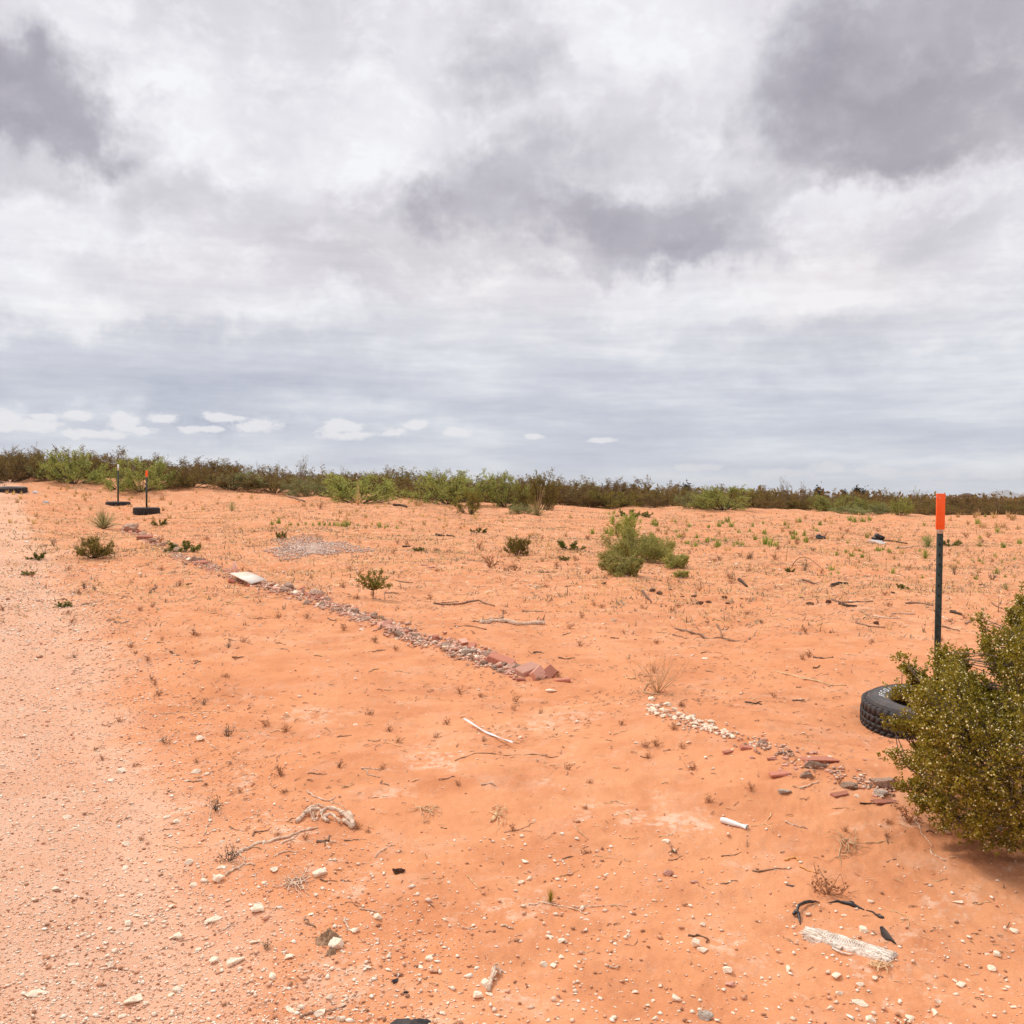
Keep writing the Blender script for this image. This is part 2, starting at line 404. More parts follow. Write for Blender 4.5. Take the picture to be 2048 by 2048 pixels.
def dusty(name, base, dark, dust, amt, scale=9, rough=.62, grain=60, wall=False):
    def b(t):
        co = t.n('ShaderNodeTexCoord').outputs['Object']; nz = t.n('ShaderNodeSeparateXYZ', ins={0: t.n('ShaderNodeNewGeometry').outputs['Normal']}).outputs[2]
        n = t.noise(co, grain, 5, .6); m_ = t.mr(t.noise(co, scale, 6, .7), .38, .68)
        c = t.mix(t.mr(n, .35, .65), (*base, 1), (*dark, 1))
        if wall: c = t.mix(t.mr(t.m('ABSOLUTE', nz), .25, .7), (.010, .010, .011, 1), c)  # upright faces near black: shade painted into the grooves between tread blocks
        f = t.m('MULTIPLY', t.m('MULTIPLY', t.m('ADD', m_, .15), t.mr(nz, -.4, .9, .45, 1.0)), amt)
        c = t.mix(f, c, (*dust, 1))
        bp = t.n('ShaderNodeBump', ins={'Strength': .3, 'Distance': .004, 'Height': n})
        p = t.n('ShaderNodeBsdfPrincipled', ins={'Base Color': c, 'Roughness': t.mr(f, 0, .6, rough, .95), 'Normal': bp.outputs[0]}); p.inputs['Specular IOR Level'].default_value = .35; return p
    return mat(name, b)
def leafmat(name, c1, c2, c3, transl=.25, scale=18, rnd=.18):
    def b(t):
        g = t.n('ShaderNodeNewGeometry')
        r_ = g.outputs['Random Per Island']
        c = t.mix(r_, (*c1, 1), (*c2, 1))
        c = t.mix(t.mr(t.m('FRACT', t.m('MULTIPLY', r_, 17.3)), .8, .95, 0, .9), c, (*c3, 1))
        oi = t.n('ShaderNodeObjectInfo').outputs['Random']
        hs = t.n('ShaderNodeHueSaturation', ins={'Color': c, 'Value': t.m('ADD', 1 - rnd, t.m('MULTIPLY', oi, 2 * rnd)), 'Hue': t.m('ADD', .49, t.m('MULTIPLY', oi, .02))})
        p = t.n('ShaderNodeBsdfPrincipled', ins={'Base Color': hs.outputs[0], 'Roughness': .6})
        p.inputs['Specular IOR Level'].default_value = .25
        tr = t.n('ShaderNodeBsdfTranslucent', ins={0: hs.outputs[0]})
        return t.n('ShaderNodeMixShader', ins={0: transl, 1: p, 2: tr})
    return mat(name, b)

def sand_mat():
    def b(t):
        pos = t.n('ShaderNodeNewGeometry').outputs['Position']
        s_ = t.n('ShaderNodeSeparateXYZ', ins={0: pos}); x, y = s_.outputs[0], s_.outputs[1]
        flat = t.comb(x, y, 0.0)
        dist = t.vm('LENGTH', flat)
        # road: left of a line running away to the left
        e = t.m('SUBTRACT', t.m('SUBTRACT', .6, t.m('MULTIPLY', y, .5)), x)
        e = t.m('ADD', e, t.m('MULTIPLY', t.m('SUBTRACT', t.noise(flat, .9, 4, .6), .5), 1.6))
        road = t.mr(e, -.5, .7)
        big = t.noise(flat, .35, 4, .6)
        med = t.noise(flat, 2.2, 6, .65)
        fine = t.noise(flat, 55, 4, .7)
        sand = t.mix(t.mr(big, .35, .65), (.64, .262, .120, 1), (.68, .310, .155, 1))
        sand = t.mix(t.mr(med, .40, .64, 0, .8), sand, (.55, .215, .098, 1))
        pink = t.mix(t.mr(med, .35, .65), (.70, .39, .255, 1), (.76, .465, .325, 1))
        c = t.mix(t.m('MULTIPLY', road, .85), sand, pink)
        trk = t.m('SINE', t.m('MULTIPLY', t.m('ADD', e, t.m('MULTIPLY', t.noise(flat, .5, 2, .5), .5)), 5.2))
        c = t.mix(t.m('MULTIPLY', t.m('MULTIPLY', t.mr(trk, .1, 1.0), road), .5), c, (.80, .55, .41, 1))
        c = t.mix(t.mr(t.noise(flat, 3.7, 5, .7), .50, .68, 0, .35), c, (.70, .40, .26, 1))
        # crusty pale caliche patches
        cm = t.noise(flat, 1.5, 7, .72, .3)
        crust = t.m('MULTIPLY', t.mr(cm, .53, .63), t.mr(t.noise(flat, 22, 4, .7), .44, .56))
        crust = t.m('MULTIPLY', crust, t.mr(dist, 7.0, 4.0, .18, .75))
        c = t.mix(crust, c, (.76, .52, .38, 1))
        pt = t.mr(t.noise(t.vm('MULTIPLY', flat, (1, .8, 1)), .75, 6, .68), .46, .66)
        c = t.mix(t.m('MULTIPLY', t.m('MULTIPLY', pt, t.mr(dist, 6, 16)), .42), c, (.47, .235, .13, 1))
        # fine grain speckle
        g1 = t.mr(t.noise(flat, 130, 3, .7), .56, .70)
        g2 = t.mr(t.noise(flat, 170, 3, .7), .58, .70)
        c = t.mix(t.m('MULTIPLY', g1, t.mr(road, 0, 1, .28, .8)), c, (.84, .62, .48, 1))
        c = t.mix(t.m('MULTIPLY', g2, t.mr(road, 0, 1, .28, .5)), c, (.36, .13, .06, 1))
        v1 = t.n('ShaderNodeTexVoronoi', ins={'Vector': flat, 'Scale': 42.0}); v1.inputs['Randomness'].default_value = 1
        sel = t.m('GREATER_THAN', t.n('ShaderNodeSeparateColor', ins={0: v1.outputs['Color']}).outputs[0], .80)
        sp1 = t.m('MULTIPLY', t.m('LESS_THAN', v1.outputs['Distance'], .26), sel)
        c = t.mix(t.m('MULTIPLY', sp1, t.mr(road, 0, 1, .12, .7)), c, (.80, .62, .50, 1))
        # mid-distance litter of straw, dust and dark crumbs
        far = t.mr(dist, 5.0, 14.0)
        l1 = t.mr(t.noise(t.vm('MULTIPLY', flat, (1, .8, 1)), 7, 5, .78), .54, .64)
        l2 = t.mr(t.noise(t.vm('MULTIPLY', flat, (1, .8, 1)), 5.5, 5, .78, .2), .56, .66)
        l3 = t.mr(t.noise(flat, 1.1, 5, .65), .38, .62)
        c = t.mix(t.m('MULTIPLY', t.m('MULTIPLY', l1, far), .7), c, (.74, .53, .35, 1))
        c = t.mix(t.m('MULTIPLY', t.m('MULTIPLY', t.m('MULTIPLY', l2, l3), t.mr(dist, 8, 16)), .75), c, (.27, .13, .07, 1))
        h = t.m('ADD', t.m('MULTIPLY', fine, .6), t.m('MULTIPLY', t.noise(flat, 150, 3, .7), t.mr(road, 0, 1, .35, .8)))
        h = t.m('ADD', h, t.m('MULTIPLY', sp1, t.mr(road, 0, 1, .2, .9)))
        bp = t.n('ShaderNodeBump', ins={'Strength': t.mr(road, 0, 1, .6, .8), 'Distance': .010, 'Height': h})
        p = t.n('ShaderNodeBsdfPrincipled', ins={'Base Color': c, 'Roughness': .95, 'Normal': bp.outputs[0]})
        p.inputs['Specular IOR Level'].default_value = .12
        return p
    return mat('red sand', b)
M_SAND = sand_mat()
M_PALE = simple('pale limestone', (1.0, .86, .68), (.90, .68, .50), 26, .9, .5, rnd=.08)
M_GREY = simple('grey concrete', (.72, .50, .38), (.42, .265, .185), 22, .95, .9, rnd=.2, bdist=.02)
M_BRICK = simple('brick', (.58, .24, .16), (.42, .15, .10), 40, .9, .5, rnd=.22)
M_PINK = simple('dusty brick', (.74, .42, .32), (.62, .30, .21), 30, .95, .5, rnd=.18)
M_DARK = simple('dark stone', (.07, .055, .06), (.035, .03, .035), 40, .6, .3)
M_STRAW = simple('dry straw', (.74, .50, .29), (.52, .32, .17), 60, .9, .1, rnd=.2)
M_TWIG = simple('weathered twig', (.36, .22, .15), (.17, .095, .06), 60, .9, .4, rnd=.3)
M_BLEACH = simple('bleached wood', (.84, .64, .49), (.52, .34, .23), 70, .9, .7, rnd=.1)
M_BARK = simple('dark bark', (.11, .075, .05), (.05, .034, .024), 60, .9, .4)
M_BARKL = simple('grey bark', (.26, .20, .15), (.13, .095, .07), 60, .9, .4)
M_RUBBER = dusty('weathered black rubber', (.032, .032, .035), (.018, .018, .020), (.38, .19, .11), .14)
M_WALL_SHADED = dusty('dusty sidewall rubber with painted groove shade', (.070, .068, .070), (.045, .044, .046), (.42, .24, .15), .13, 7, wall=True)
M_WHITEP = simple('white lettering', (.78, .77, .75), (.62, .60, .57), 90, .7, .1)
M_WPLAS = simple('white plastic', (.86, .85, .83), (.76, .73, .70), 20, .35, .1, spec=.5)
M_BPLAS = simple('black plastic', (.018, .016, .017), (.035, .028, .026), 60, .35, .3, spec=.5)
M_POST = dusty('dark green post paint', (.009, .020, .016), (.015, .028, .022), (.34, .20, .13), .10, 22, .5)
M_WPAINT = simple('dirty white paint', (.70, .64, .56), (.52, .42, .34), 60, .7, .2)
M_ORANGE = dusty('safety orange', (1.0, .125, .010), (.95, .10, .008), (.85, .40, .20), .15, 30, .45)
M_BOARD = dusty('stained white board', (.88, .84, .78), (.76, .70, .62), (.70, .42, .27), .55, 5, .5)
M_CREO = leafmat('creosote leaves', (.235, .185, .014), (.365, .295, .030), (.50, .41, .07), .38)
M_CREOB = leafmat('olive creosote leaves', (.17, .135, .022), (.27, .215, .038), (.38, .31, .07), .35)
M_SEED = simple('seed fluff', (.92, .82, .50), (.80, .70, .38), 200, .95, .2)
M_SCRUB = leafmat('brown scrub leaves', (.16, .100, .028), (.25, .165, .045), (.29, .235, .07), .3, rnd=.22)
M_MESQ = leafmat('mesquite leaves', (.25, .28, .055), (.40, .42, .11), (.54, .54, .18), .4)
M_SAGE = leafmat('grey green leaves', (.22, .235, .075), (.34, .35, .13), (.48, .46, .22), .35)
M_YUC = leafmat('yucca blades', (.30, .28, .11), (.48, .44, .20), (.66, .54, .30), .25)
M_GRASS = leafmat('green grass', (.22, .29, .04), (.38, .42, .09), (.58, .50, .18), .4)
M_DGRASS = leafmat('dry grass', (.56, .36, .15), (.76, .54, .27), (.36, .20, .09), .25)
M_GWEED = leafmat('dead weed', (.22, .155, .10), (.36, .27, .18), (.12, .08, .05), .15)
M_CLOTH = simple('dusty brown cloth', (.46, .29, .18), (.26, .155, .09), 120, .98, .9, bdist=.004)
M_DUNG = simple('dry dung', (.26, .13, .08), (.13, .065, .04), 60, .98, .9)

# ------------------------------------------------------------------ ground and road (one surface, two objects)
def ground():
    a_f = np.linspace(-.60, .60, 760)
    a_c = np.concatenate([np.linspace(-PI, -.62, 60)[:-1], [-.62]]); a_c2 = np.concatenate([[.62], np.linspace(.62, PI, 60)[1:]])
    A = np.concatenate([a_c, a_f, a_c2])
    Rr = np.concatenate([[.02, .3, .8, 1.3], np.exp(np.linspace(math.log(1.7), math.log(62), 800)), np.exp(np.linspace(math.log(66), math.log(16000), 60))])
    AA, RR = np.meshgrid(A, Rr)
    X_ = RR * np.sin(AA); Y_ = RR * np.cos(AA)
    Zr = H(X_.ravel(), Y_.ravel()).reshape(X_.shape)
    V = np.stack([X_, Y_, Zr], -1).reshape(-1, 3)
    nA = len(A); nR = len(Rr)
    i, j = np.meshgrid(np.arange(nR - 1), np.arange(nA - 1), indexing='ij')
    q = np.stack([i * nA + j, (i + 1) * nA + j, (i + 1) * nA + j + 1, i * nA + j + 1], -1).reshape(-1, 4)[:, ::-1]
    c = V[q].mean(1)
    isroad = ((.6 - .5 * c[:, 1]) - c[:, 0] > 0) & ((.6 - .5 * c[:, 1]) - c[:, 0] < 8) & (np.abs(c[:, 1]) < 34)
    for nm, mk in (('dirt_road', isroad), ('ground', ~isroad)):
        f = q[mk]; u, inv = np.unique(f, return_inverse=True)
        tag(link(bpy.data.objects.new(nm, npmesh(nm, V[u], inv.reshape(-1, 4), M_SAND, True))), kind='structure')
ground()

# distant blue hills and the house far off at the right
def hills():
    n = 160; px = np.linspace(1880, 2500, n); D = 13000.0
    prof = np.interp(px, [1880, 1945, 1985, 2015, 2040, 2080, 2150, 2250, 2350, 2500], [0, 2, 16, 20, 13, 18, 26, 20, 10, 0])
    prof = prof + 2.0 * fbm(px / 30, px * 0, 4, 5) * (prof > 2)
    rows = []
    for k, (t, dd) in enumerate(((0, -1500), (.35, -1000), (.7, -500), (1, 0), (.6, 700), (0, 1500))):
        d = D + dd; x = (px - 1024) / 2048 * d; z = EYE - 6 + (np.maximum(prof, 0) / 2048 * D + 4) * t + fbm(px / 15, px * 0 + k, 3, 8) * 6 * (0 < t < 1)
        rows.append(np.stack([x, np.full(n, d), z], -1))
    V = np.concatenate(rows); i, j = np.meshgrid(np.arange(5), np.arange(n - 1), indexing='ij')
    q = np.stack([i * n + j, i * n + j + 1, (i + 1) * n + j + 1, (i + 1) * n + j], -1).reshape(-1, 4)
    m_ = simple('bare mountain rock', (.20, .17, .16), (.28, .23, .20), .002, .95, .1)
    tag(link(bpy.data.objects.new('hills', npmesh('hills', V, q, m_, True))), kind='structure')
hills()
def haze():
    b = MB(); b.box((0, 0, 122), (33000, 33000, 256)); o = b.obj('haze', None)
    m_ = bpy.data.materials.new('haze'); m_.use_nodes = True; t = NT(m_.node_tree)
    v_ = t.n('ShaderNodeVolumePrincipled'); v_.inputs['Color'].default_value = (.90, .94, 1, 1); v_.inputs['Density'].default_value = 5.5e-5; v_.inputs['Anisotropy'].default_value = .2
    out = t.n('ShaderNodeOutputMaterial'); t.t.links.new(v_.outputs[0], out.inputs['Volume']); o.data.materials.append(m_)
    tag(o, 'thin pale air haze over the plain', 'haze', kind='stuff')
haze()
def house():
    D = 620.0; x = (1934 - 1024) / 2048 * D; z = float(H0(np.array([x]), np.array([D]))[0])
    t = tag(empty('house', (x, D, z - .1), R(12)), 'small far house with a brown hipped roof showing above the scrub', 'house')
    hgt = 3.2
    b = MB(); b.box((0, 0, hgt / 2), (9, 7, hgt)); b.obj('wall', simple('tan stucco', (.40, .32, .25), (.34, .27, .2), 3), t)
    b = MB()
    V = [(-5, -4, hgt), (5, -4, hgt), (5, 4, hgt), (-5, 4, hgt), (-1.6, 0, hgt + 2.2), (1.6, 0, hgt + 2.2)]
    b.add(V, [np.array([[0, 1, 5, 4], [2, 3, 4, 5], [3, 2, 1, 0]]), np.array([[1, 2, 5], [3, 0, 4]])])
    b.obj('roof', simple('brown shingle', (.16, .11, .09), (.12, .08, .065), 6), t)
    for wx in (-2.6, 2.6):
        b = MB(); b.box((wx, -3.53, 1.7), (1.4, .12, 1.2)); b.obj('window', simple('window dark', (.05, .06, .08), (.06, .07, .09), 2, .2), t)
    b = MB(); b.box((0, -3.53, 1.05), (1, .14, 2.1)); b.obj('door', simple('door brown', (.15, .08, .05), (.12, .07, .04), 3), t)
house()

# ------------------------------------------------------------------ plants
def unit(v): return v / (np.linalg.norm(v, axis=-1, keepdims=True) + 1e-9)
def leaf_quads(P, D, L, Wd, rng):
    """diamond leaves at P along D"""
    n = len(P); D = unit(D); r = unit(rng.normal(size=(n, 3))); A = unit(np.cross(D, r)); N = np.cross(D, A)
    L = np.broadcast_to(L, (n,))[:, None]; Wd = np.broadcast_to(Wd, (n,))[:, None]
    v0 = P; v1 = P + D * L * .5 + A * Wd * .5 + N * L * .08; v2 = P + D * L; v3 = P + D * L * .5 - A * Wd * .5 + N * L * .08
    V = np.stack([v0, v1, v2, v3], 1).reshape(-1, 3)
    return V, np.arange(n * 4).reshape(-1, 4)
def blades(P, D, L, Wd, droop, rng, seg=3):
    n = len(P); D = unit(D); L = np.broadcast_to(L, (n,)); Wd = np.broadcast_to(Wd, (n,))
    side = unit(np.cross(D, np.array([0, 0, 1.]) + rng.normal(size=(n, 3)) * .35))
    pts = []
    for k in range(seg + 1):
        t = k / seg
        c = P + D * (L * t)[:, None]; c[:, 2] -= droop * L * t * t
        wv = (Wd * (1 - t) ** .7 * .5 + Wd * .04)[:, None]
        pts += [c - side * wv, c + side * wv]
    V = np.stack(pts, 1); k2 = 2 * (seg + 1)
    V = V.reshape(-1, 3); b = np.arange(n)[:, None] * k2
    F_ = np.concatenate([b + np.array([2 * k, 2 * k + 1, 2 * k + 3, 2 * k + 2]) for k in range(seg)])
    return V, F_

def shrub(seed, h, wd, n_stem, n_sub, n_twig, n_leaf, leaf, stem_r, spread=.8, lowfill=.25, curl=.25, flat_top=.0, tw=.16, leafspread=.5):
    """stems from a base -> side branches -> twigs -> leaves; returns stem MB and leaf arrays"""
    rng = np.random.default_rng(seed); st = MB(); LP = []; LD = []
    for s in range(n_stem):
        ang = rng.uniform(0, 2 * PI); rr = math.sqrt(rng.uniform(0.02, 1)); ln = h * rng.uniform(.72, 1.0) * (1 - flat_top * 0)
        tip = np.array([math.cos(ang) * rr * wd / 2, math.sin(ang) * rr * wd / 2, ln * (1 - .45 * rr ** 2.2 * spread)])
        if rng.random() < lowfill: tip[2] *= rng.uniform(.25, .65)
        t = np.linspace(0, 1, 7)[:, None]
        out = np.array([tip[0], tip[1], 0]) * .18
        P = tip * t + out * np.sin(t * PI) + np.array([0, 0, .0]) + rng.normal(size=(7, 3)) * h * .018 * t
        st.tube(P, np.linspace(stem_r, stem_r * .3, 7) * rng.uniform(.7, 1.2), 4, False)
        for k in range(n_sub):
            f = rng.uniform(.30, 1.0); p0 = P[0] * 0 + np.array([np.interp(f * 6, range(7), P[:, q]) for q in range(3)])
            d = unit(unit(tip) * .7 + rng.normal(size=3) * .55 + np.array([0, 0, .25]))
            bl = h * rng.uniform(.16, .34) * (1.15 - .4 * f)
            p1 = p0 + d * bl; mid = (p0 + p1) / 2 + rng.normal(size=3) * bl * .12
            if p1[2] < .02: p1[2] = .02
            st.tube([p0, mid, p1], [stem_r * .4, stem_r * .28, stem_r * .14], 3, False)
            for m_ in range(n_twig):
                g = rng.uniform(.15, 1.05); q0 = p0 + (p1 - p0) * g
                dd = unit(d * .7 + rng.normal(size=3) * .7 + np.array([0, 0, .2])); tl = h * tw * rng.uniform(.5, 1.1)
                q1 = q0 + dd * tl
                if m_ % 2 == 0: st.tube([q0, q1], [stem_r * .13, stem_r * .08], 3, False)
                u = rng.uniform(0, 1.05, size=(n_leaf, 1))
                LP.append(q0 + (q1 - q0) * u + rng.normal(size=(n_leaf, 3)) * tl * leafspread * .25)
                LD.append(dd * .6 + rng.normal(size=(n_leaf, 3)) * .8)
    LP = np.concatenate(LP); LD = np.concatenate(LD); k = LP[:, 2] > .01
    LP, LD = LP[k], LD[k]
    V, F_ = leaf_quads(LP, LD, leaf * rng.uniform(.7, 1.3, len(LP)), leaf * .55 * rng.uniform(.7, 1.3, len(LP)), rng)
    return st, V, F_
def make_plant(name, st, V, F_, stemmat, leafm, leafname='foliage'):
    r = empty(name, (0, 0, -50))
    a = st.obj('stems', stemmat, r)
    b = link(bpy.data.objects.new(leafname, npmesh(leafname, V, F_, leafm)), r)
    KIDS[r.name] = [a, b]; r['used'] = 0
    return r
def use(proto, loc, rz, sc):
    if proto['used'] == 0:
        proto['used'] = 1; proto.location = loc; proto.rotation_euler = (0, 0, rz); proto.scale = (sc, sc, sc) if not hasattr(sc, '__len__') else sc
        return proto
    return copy_thing(proto, loc, rz, sc)
def clean_used():
    for o in S.objects:
        if 'used' in o: del o['used']

# background scrub prototypes (height 1 m, scaled on placing)
P_CREO = [make_plant('creosote_bush', *shrub(100 + i, 1.0, 1.5 + .2 * i, 26, 7, 5, 7, .036, .012, .75, .35, tw=.13), M_BARK, M_SCRUB) for i in range(4)]
P_OLIV = [make_plant('creosote_bush', *shrub(140 + i, 1.0, 1.4, 24, 7, 5, 8, .036, .012, .75, .35, tw=.13), M_BARK, M_CREOB) for i in range(2)]
P_MESQ = [make_plant('mesquite_bush', *shrub(200 + i, 1.0, 1.9, 22, 8, 5, 9, .042, .014, .9, .45, tw=.16), M_BARK, M_MESQ) for i in range(3)]
P_SAGE = [make_plant('mesquite_bush', *shrub(220 + i, 1.0, 1.8, 22, 8, 5, 9, .042, .012, .9, .45, tw=.16), M_BARKL, M_SAGE) for i in range(1)]
P_LEGGY = [make_plant('leggy_creosote', *shrub(240 + i, 1.0, .75, 9, 5, 3, 5, .03, .010, .5, .0, tw=.10), M_BARKL, M_SCRUB) for i in range(2)]
skyx = [-400, 0, 60, 130, 230, 300, 400, 500, 600, 700, 800, 900, 1000, 1080, 1150, 1300, 1450, 1600, 1750, 1900, 2048, 2500]
skyy = [890, 899, 898, 900, 906, 918, 924, 929, 936, 941, 940, 947, 952, 946, 961, 968, 975, 981, 988, 994, 997, 1000]
def yh(px): return 991 + (px - 1024) * .00873
def bush(protos, px, depth, top, wpx=None, label=None, cat='bush', group=None, sink=.06):
    x = (px - 1024) / 2048 * depth; z = float(H0(np.array([x]), np.array([depth]))[0])
    ht = (yh(px) - top) / 2048 * depth - (z - EYE) + sink
    ht = max(ht, .35)
    pr = random.choice(protos)
    wx = 1.0
    if wpx:
        wx = (wpx / 2048 * depth) / (ht * 1.6)
        wx = min(max(wx, .55), 2.2)
    o = use(pr, (x, depth, z - sink), random.uniform(0, 6.28), (ht * wx, ht * wx, ht))
    tag(o, label, cat, group)
    return o
# --- named bushes of the belt: (protos, px, depth, top, width, label)
NB = [
    (P_CREO, 20, 43, 900, 110, 'brown creosote bush at the far left edge, above the half-buried black tyre'),
    (P_CREO, 95, 47, 898, 120, 'tall brown scrub bush rising behind the dune with the dumped tyre'),
    (P_MESQ, 150, 44, 908, 84, 'bright green mesquite bush on the dune crest left of the white-tipped post'),
    (P_SAGE, 108, 44, 922, 70, 'dull green bush just right of the dumped tyre on the dune'),
    (P_CREO, 195, 46, 905, 70, 'dark brown bush directly left of the white-tipped post'),
    (P_LEGGY, 244, 45, 901, 36, 'thin see-through bush sticking up right behind the white-tipped post'),
    (P_MESQ, 284, 41.5, 922, 88, 'green mesquite bush directly behind the far orange-tipped post'),
    (P_MESQ, 236, 42, 938, 40, 'small light green bush between the two far posts'),
    (P_CREO, 384, 41, 925, 84, 'brown bush on low dark branches right of the far orange-tipped post'),
    (P_OLIV, 368, 40, 950, 50, 'low olive bush at the foot of the brown bush right of the far posts'),
    (P_LEGGY, 602, 47, 914, 50, 'tall airy leafless-looking bush just left of the thin white pole'),
    (P_LEGGY, 398, 47, 919, 46, 'airy twiggy bush top above the dark scrub right of the far orange post'),
    (P_SAGE, 616, 42, 956, 84, 'grey green bush at the foot of the thin white pole'),
    (P_MESQ, 718, 37.5, 951, 120, 'big green mesquite bush behind the dead grass stalks, left of centre'),
    (P_MESQ, 896, 41, 946, 125, 'big rounded green mesquite bush in the middle of the scrub belt'),
    (P_OLIV, 940, 33.5, 979, 66, 'small olive creosote bush standing forward on the sand below the round mesquite'),
    (P_MESQ, 1012, 44, 953, 60, 'green bush top in the gap between the round mesquite and the big brown bush'),
    (P_OLIV, 1078, 39, 944, 98, 'big dark olive brown bush behind the centre yucca'),
    (P_SAGE, 1042, 34, 1008, 44, 'low grey green plant at the left foot of the centre yucca'),
    (P_SAGE, 1390, 46, 983, 56, 'grey green bush left of the bright green one, right of centre'),
    (P_MESQ, 1448, 46, 980, 96, 'bright green mesquite bush behind the small red sand hummock'),
    (P_LEGGY, 1572, 50, 957, 30, 'tall thin bush with a pale trunk poking above the belt, left one of the pair'),
    (P_LEGGY, 1606, 51, 966, 28, 'shorter thin bush poking above the belt, right one of the pair'),
    (P_MESQ, 1672, 58, 993, 90, 'green mesquite bush deep in the belt left of the big orange-topped post'),
    (P_SAGE, 1760, 50, 1007, 60, 'grey green bush at the front of the belt just left of the orange post top'),
    (P_MESQ, 1801, 49, 1000, 30, 'light green little bush at the front of the belt near the orange post top'),
    (P_SAGE, 1700, 46, 1012, 64, 'green clump spilling onto the sand in front of the right belt'),
    (P_LEGGY, 1836, 60, 978, 40, 'windswept twiggy bush above the belt just left of the orange post top'),
    (P_LEGGY, 1995, 60, 985, 60, 'dark twiggy bush below the blue hills at the far right'),
]
for (pr, px, dp, top, wp, lb) in NB: bush(pr, px, dp if dp < 40 else 40 + (dp - 40) * .28 + (1.5 if pr is P_LEGGY else 0) - (1.2 if pr is P_MESQ else 0), top - (5 if pr is P_MESQ else 0), wp * (1.3 if pr in (P_MESQ, P_SAGE) else 1.1), lb)
# --- the rest of the belt, row behind row
def sidename(px):
    return 'left of the white pole' if px < 643 else ('middle of the belt' if px < 1300 else 'right half of the belt')
taken = [(b[1], 40 + (b[2] - 40) * .28) for b in NB if b[0] is not P_LEGGY]
for row, (dl, dr, step, drop) in enumerate(((41.2, 43.5, 60, 14), (44.5, 48, 64, 6), (49, 56, 72, 2), (57, 70, 84, 0))):
    px = -520 + row * 17
    while px < 2420:
        q = px + random.uniform(-20, 20); dp = dl + (dr - dl) * np.clip(q / 2048, 0, 1) + random.uniform(-1.5, 1.5)
        px += step * random.uniform(.75, 1.15)
        if row == 0 and (any(abs(q - t[0]) < 36 and abs(dp - t[1]) < 3.5 for t in taken) or 735 < q < 800): continue
        if row == 0 and 45 < q < 85: continue
        top = np.interp(q, skyx, skyy) + drop + random.uniform(-6, 12)
        pr = P_CREO if random.random() < .72 else P_OLIV
        if row == 0 and random.random() < .12: pr = P_SAGE
        rowname = ('front row', 'second row', 'third row', 'rearmost row')[row]
        bush(pr, q, dp, top, random.uniform(95, 135), 'olive brown scrub bush, %s, %s' % (rowname, sidename(q)), 'bush', 'scrub bushes of the belt, %s, %s' % (rowname, sidename(q)))
# twig tops poking out of the skyline
for q, dp in ((30, 50), (70, 52), (330, 50), (452, 50), (520, 52), (560, 51), (690, 52), (860, 52), (1130, 50), (1180, 54), (1240, 52), (1345, 58), (1530, 60), (1880, 64)):
    bush(P_LEGGY, q, dp, np.interp(q, skyx, skyy) - random.uniform(3, 8), random.uniform(30, 46), 'spindly twig top poking above the scrub skyline', 'bush', 'spindly bushes poking above the skyline')
# far flat scrub behind the belt: one mass
def far_scrub():
    rng = np.random.default_rng(5); n = 2600
    d = np.exp(rng.uniform(math.log(72), math.log(520), n)); a = rng.uniform(-.62, .62, n)
    x = d * np.tan(a); z = H0(x, d); hh = rng.uniform(.6, 1.35, n)
    k = 26
    P = np.repeat(np.stack([x, d, z], -1), k, 0); hk = np.repeat(hh, k)
    P[:, :2] += rng.normal(size=(n * k, 2)) * hk[:, None] * .75; P[:, 2] += rng.uniform(0, 1, n * k) ** .8 * hk
    D = rng.normal(size=(n * k, 3)) + [0, 0, .5]
    V, F_ = leaf_quads(P, D, .34 * rng.uniform(.5, 1.5, n * k), .2, rng)
    o = tag(link(bpy.data.objects.new('far_scrub', npmesh('far_scrub', V, F_, M_SCRUB))), 'far flat brown scrubland reading as one mass behind the belt', 'scrub', kind='stuff')
far_scrub()
def dark_tree(px, top, wpx, D):
    x = (px - 1024) / 2048 * D; z = float(H0(np.array([x]), np.array([D]))[0]); ht = (yh(px) - top) / 2048 * D - (z - EYE)
    rng = np.random.default_rng(px); t = empty('juniper_tree', (x, D, z))
    b = MB(); b.tube([(0, 0, 0), (0, .05, ht * .7)], [ht * .05, ht * .02], 6); b.obj('trunk', M_BARK, t)
    n = 900; u = unit(rng.normal(size=(n, 3))) * rng.uniform(.4, 1, (n, 1)) ** .5
    P = u * np.array([wpx / 2048 * D / 2, wpx / 2048 * D / 2, ht * .42]) + [0, 0, ht * .56]; P *= 1 + .2 * rng.normal(size=(n, 1))
    V, F_ = leaf_quads(P, rng.normal(size=(n, 3)), ht * .16, ht * .1, rng)
    link(bpy.data.objects.new('crown', npmesh('crown', V, F_, leafmat('juniper leaves', (.03, .035, .02), (.05, .055, .03), (.06, .06, .03), .1))), t)
    return t
for px, top, wp, lb in ((1713, 980, 12, 'dark far tree, tallest on the skyline left of the orange post top'), (1727, 983, 16, 'dark round far tree on the skyline just right of the tallest one'), (1642, 983, 9, 'tiny dark far tree on the skyline above the right belt'), (1634, 981, 8, 'tiny pointed dark far tree left of its round neighbour on the skyline'), (1688, 986, 12, 'low dark far tree left of the tallest one on the skyline'), (1372, 973, 14, 'dark far tree crown on the skyline right of centre')):
    tag(dark_tree(px, top, wp, 150.0), lb, 'tree')

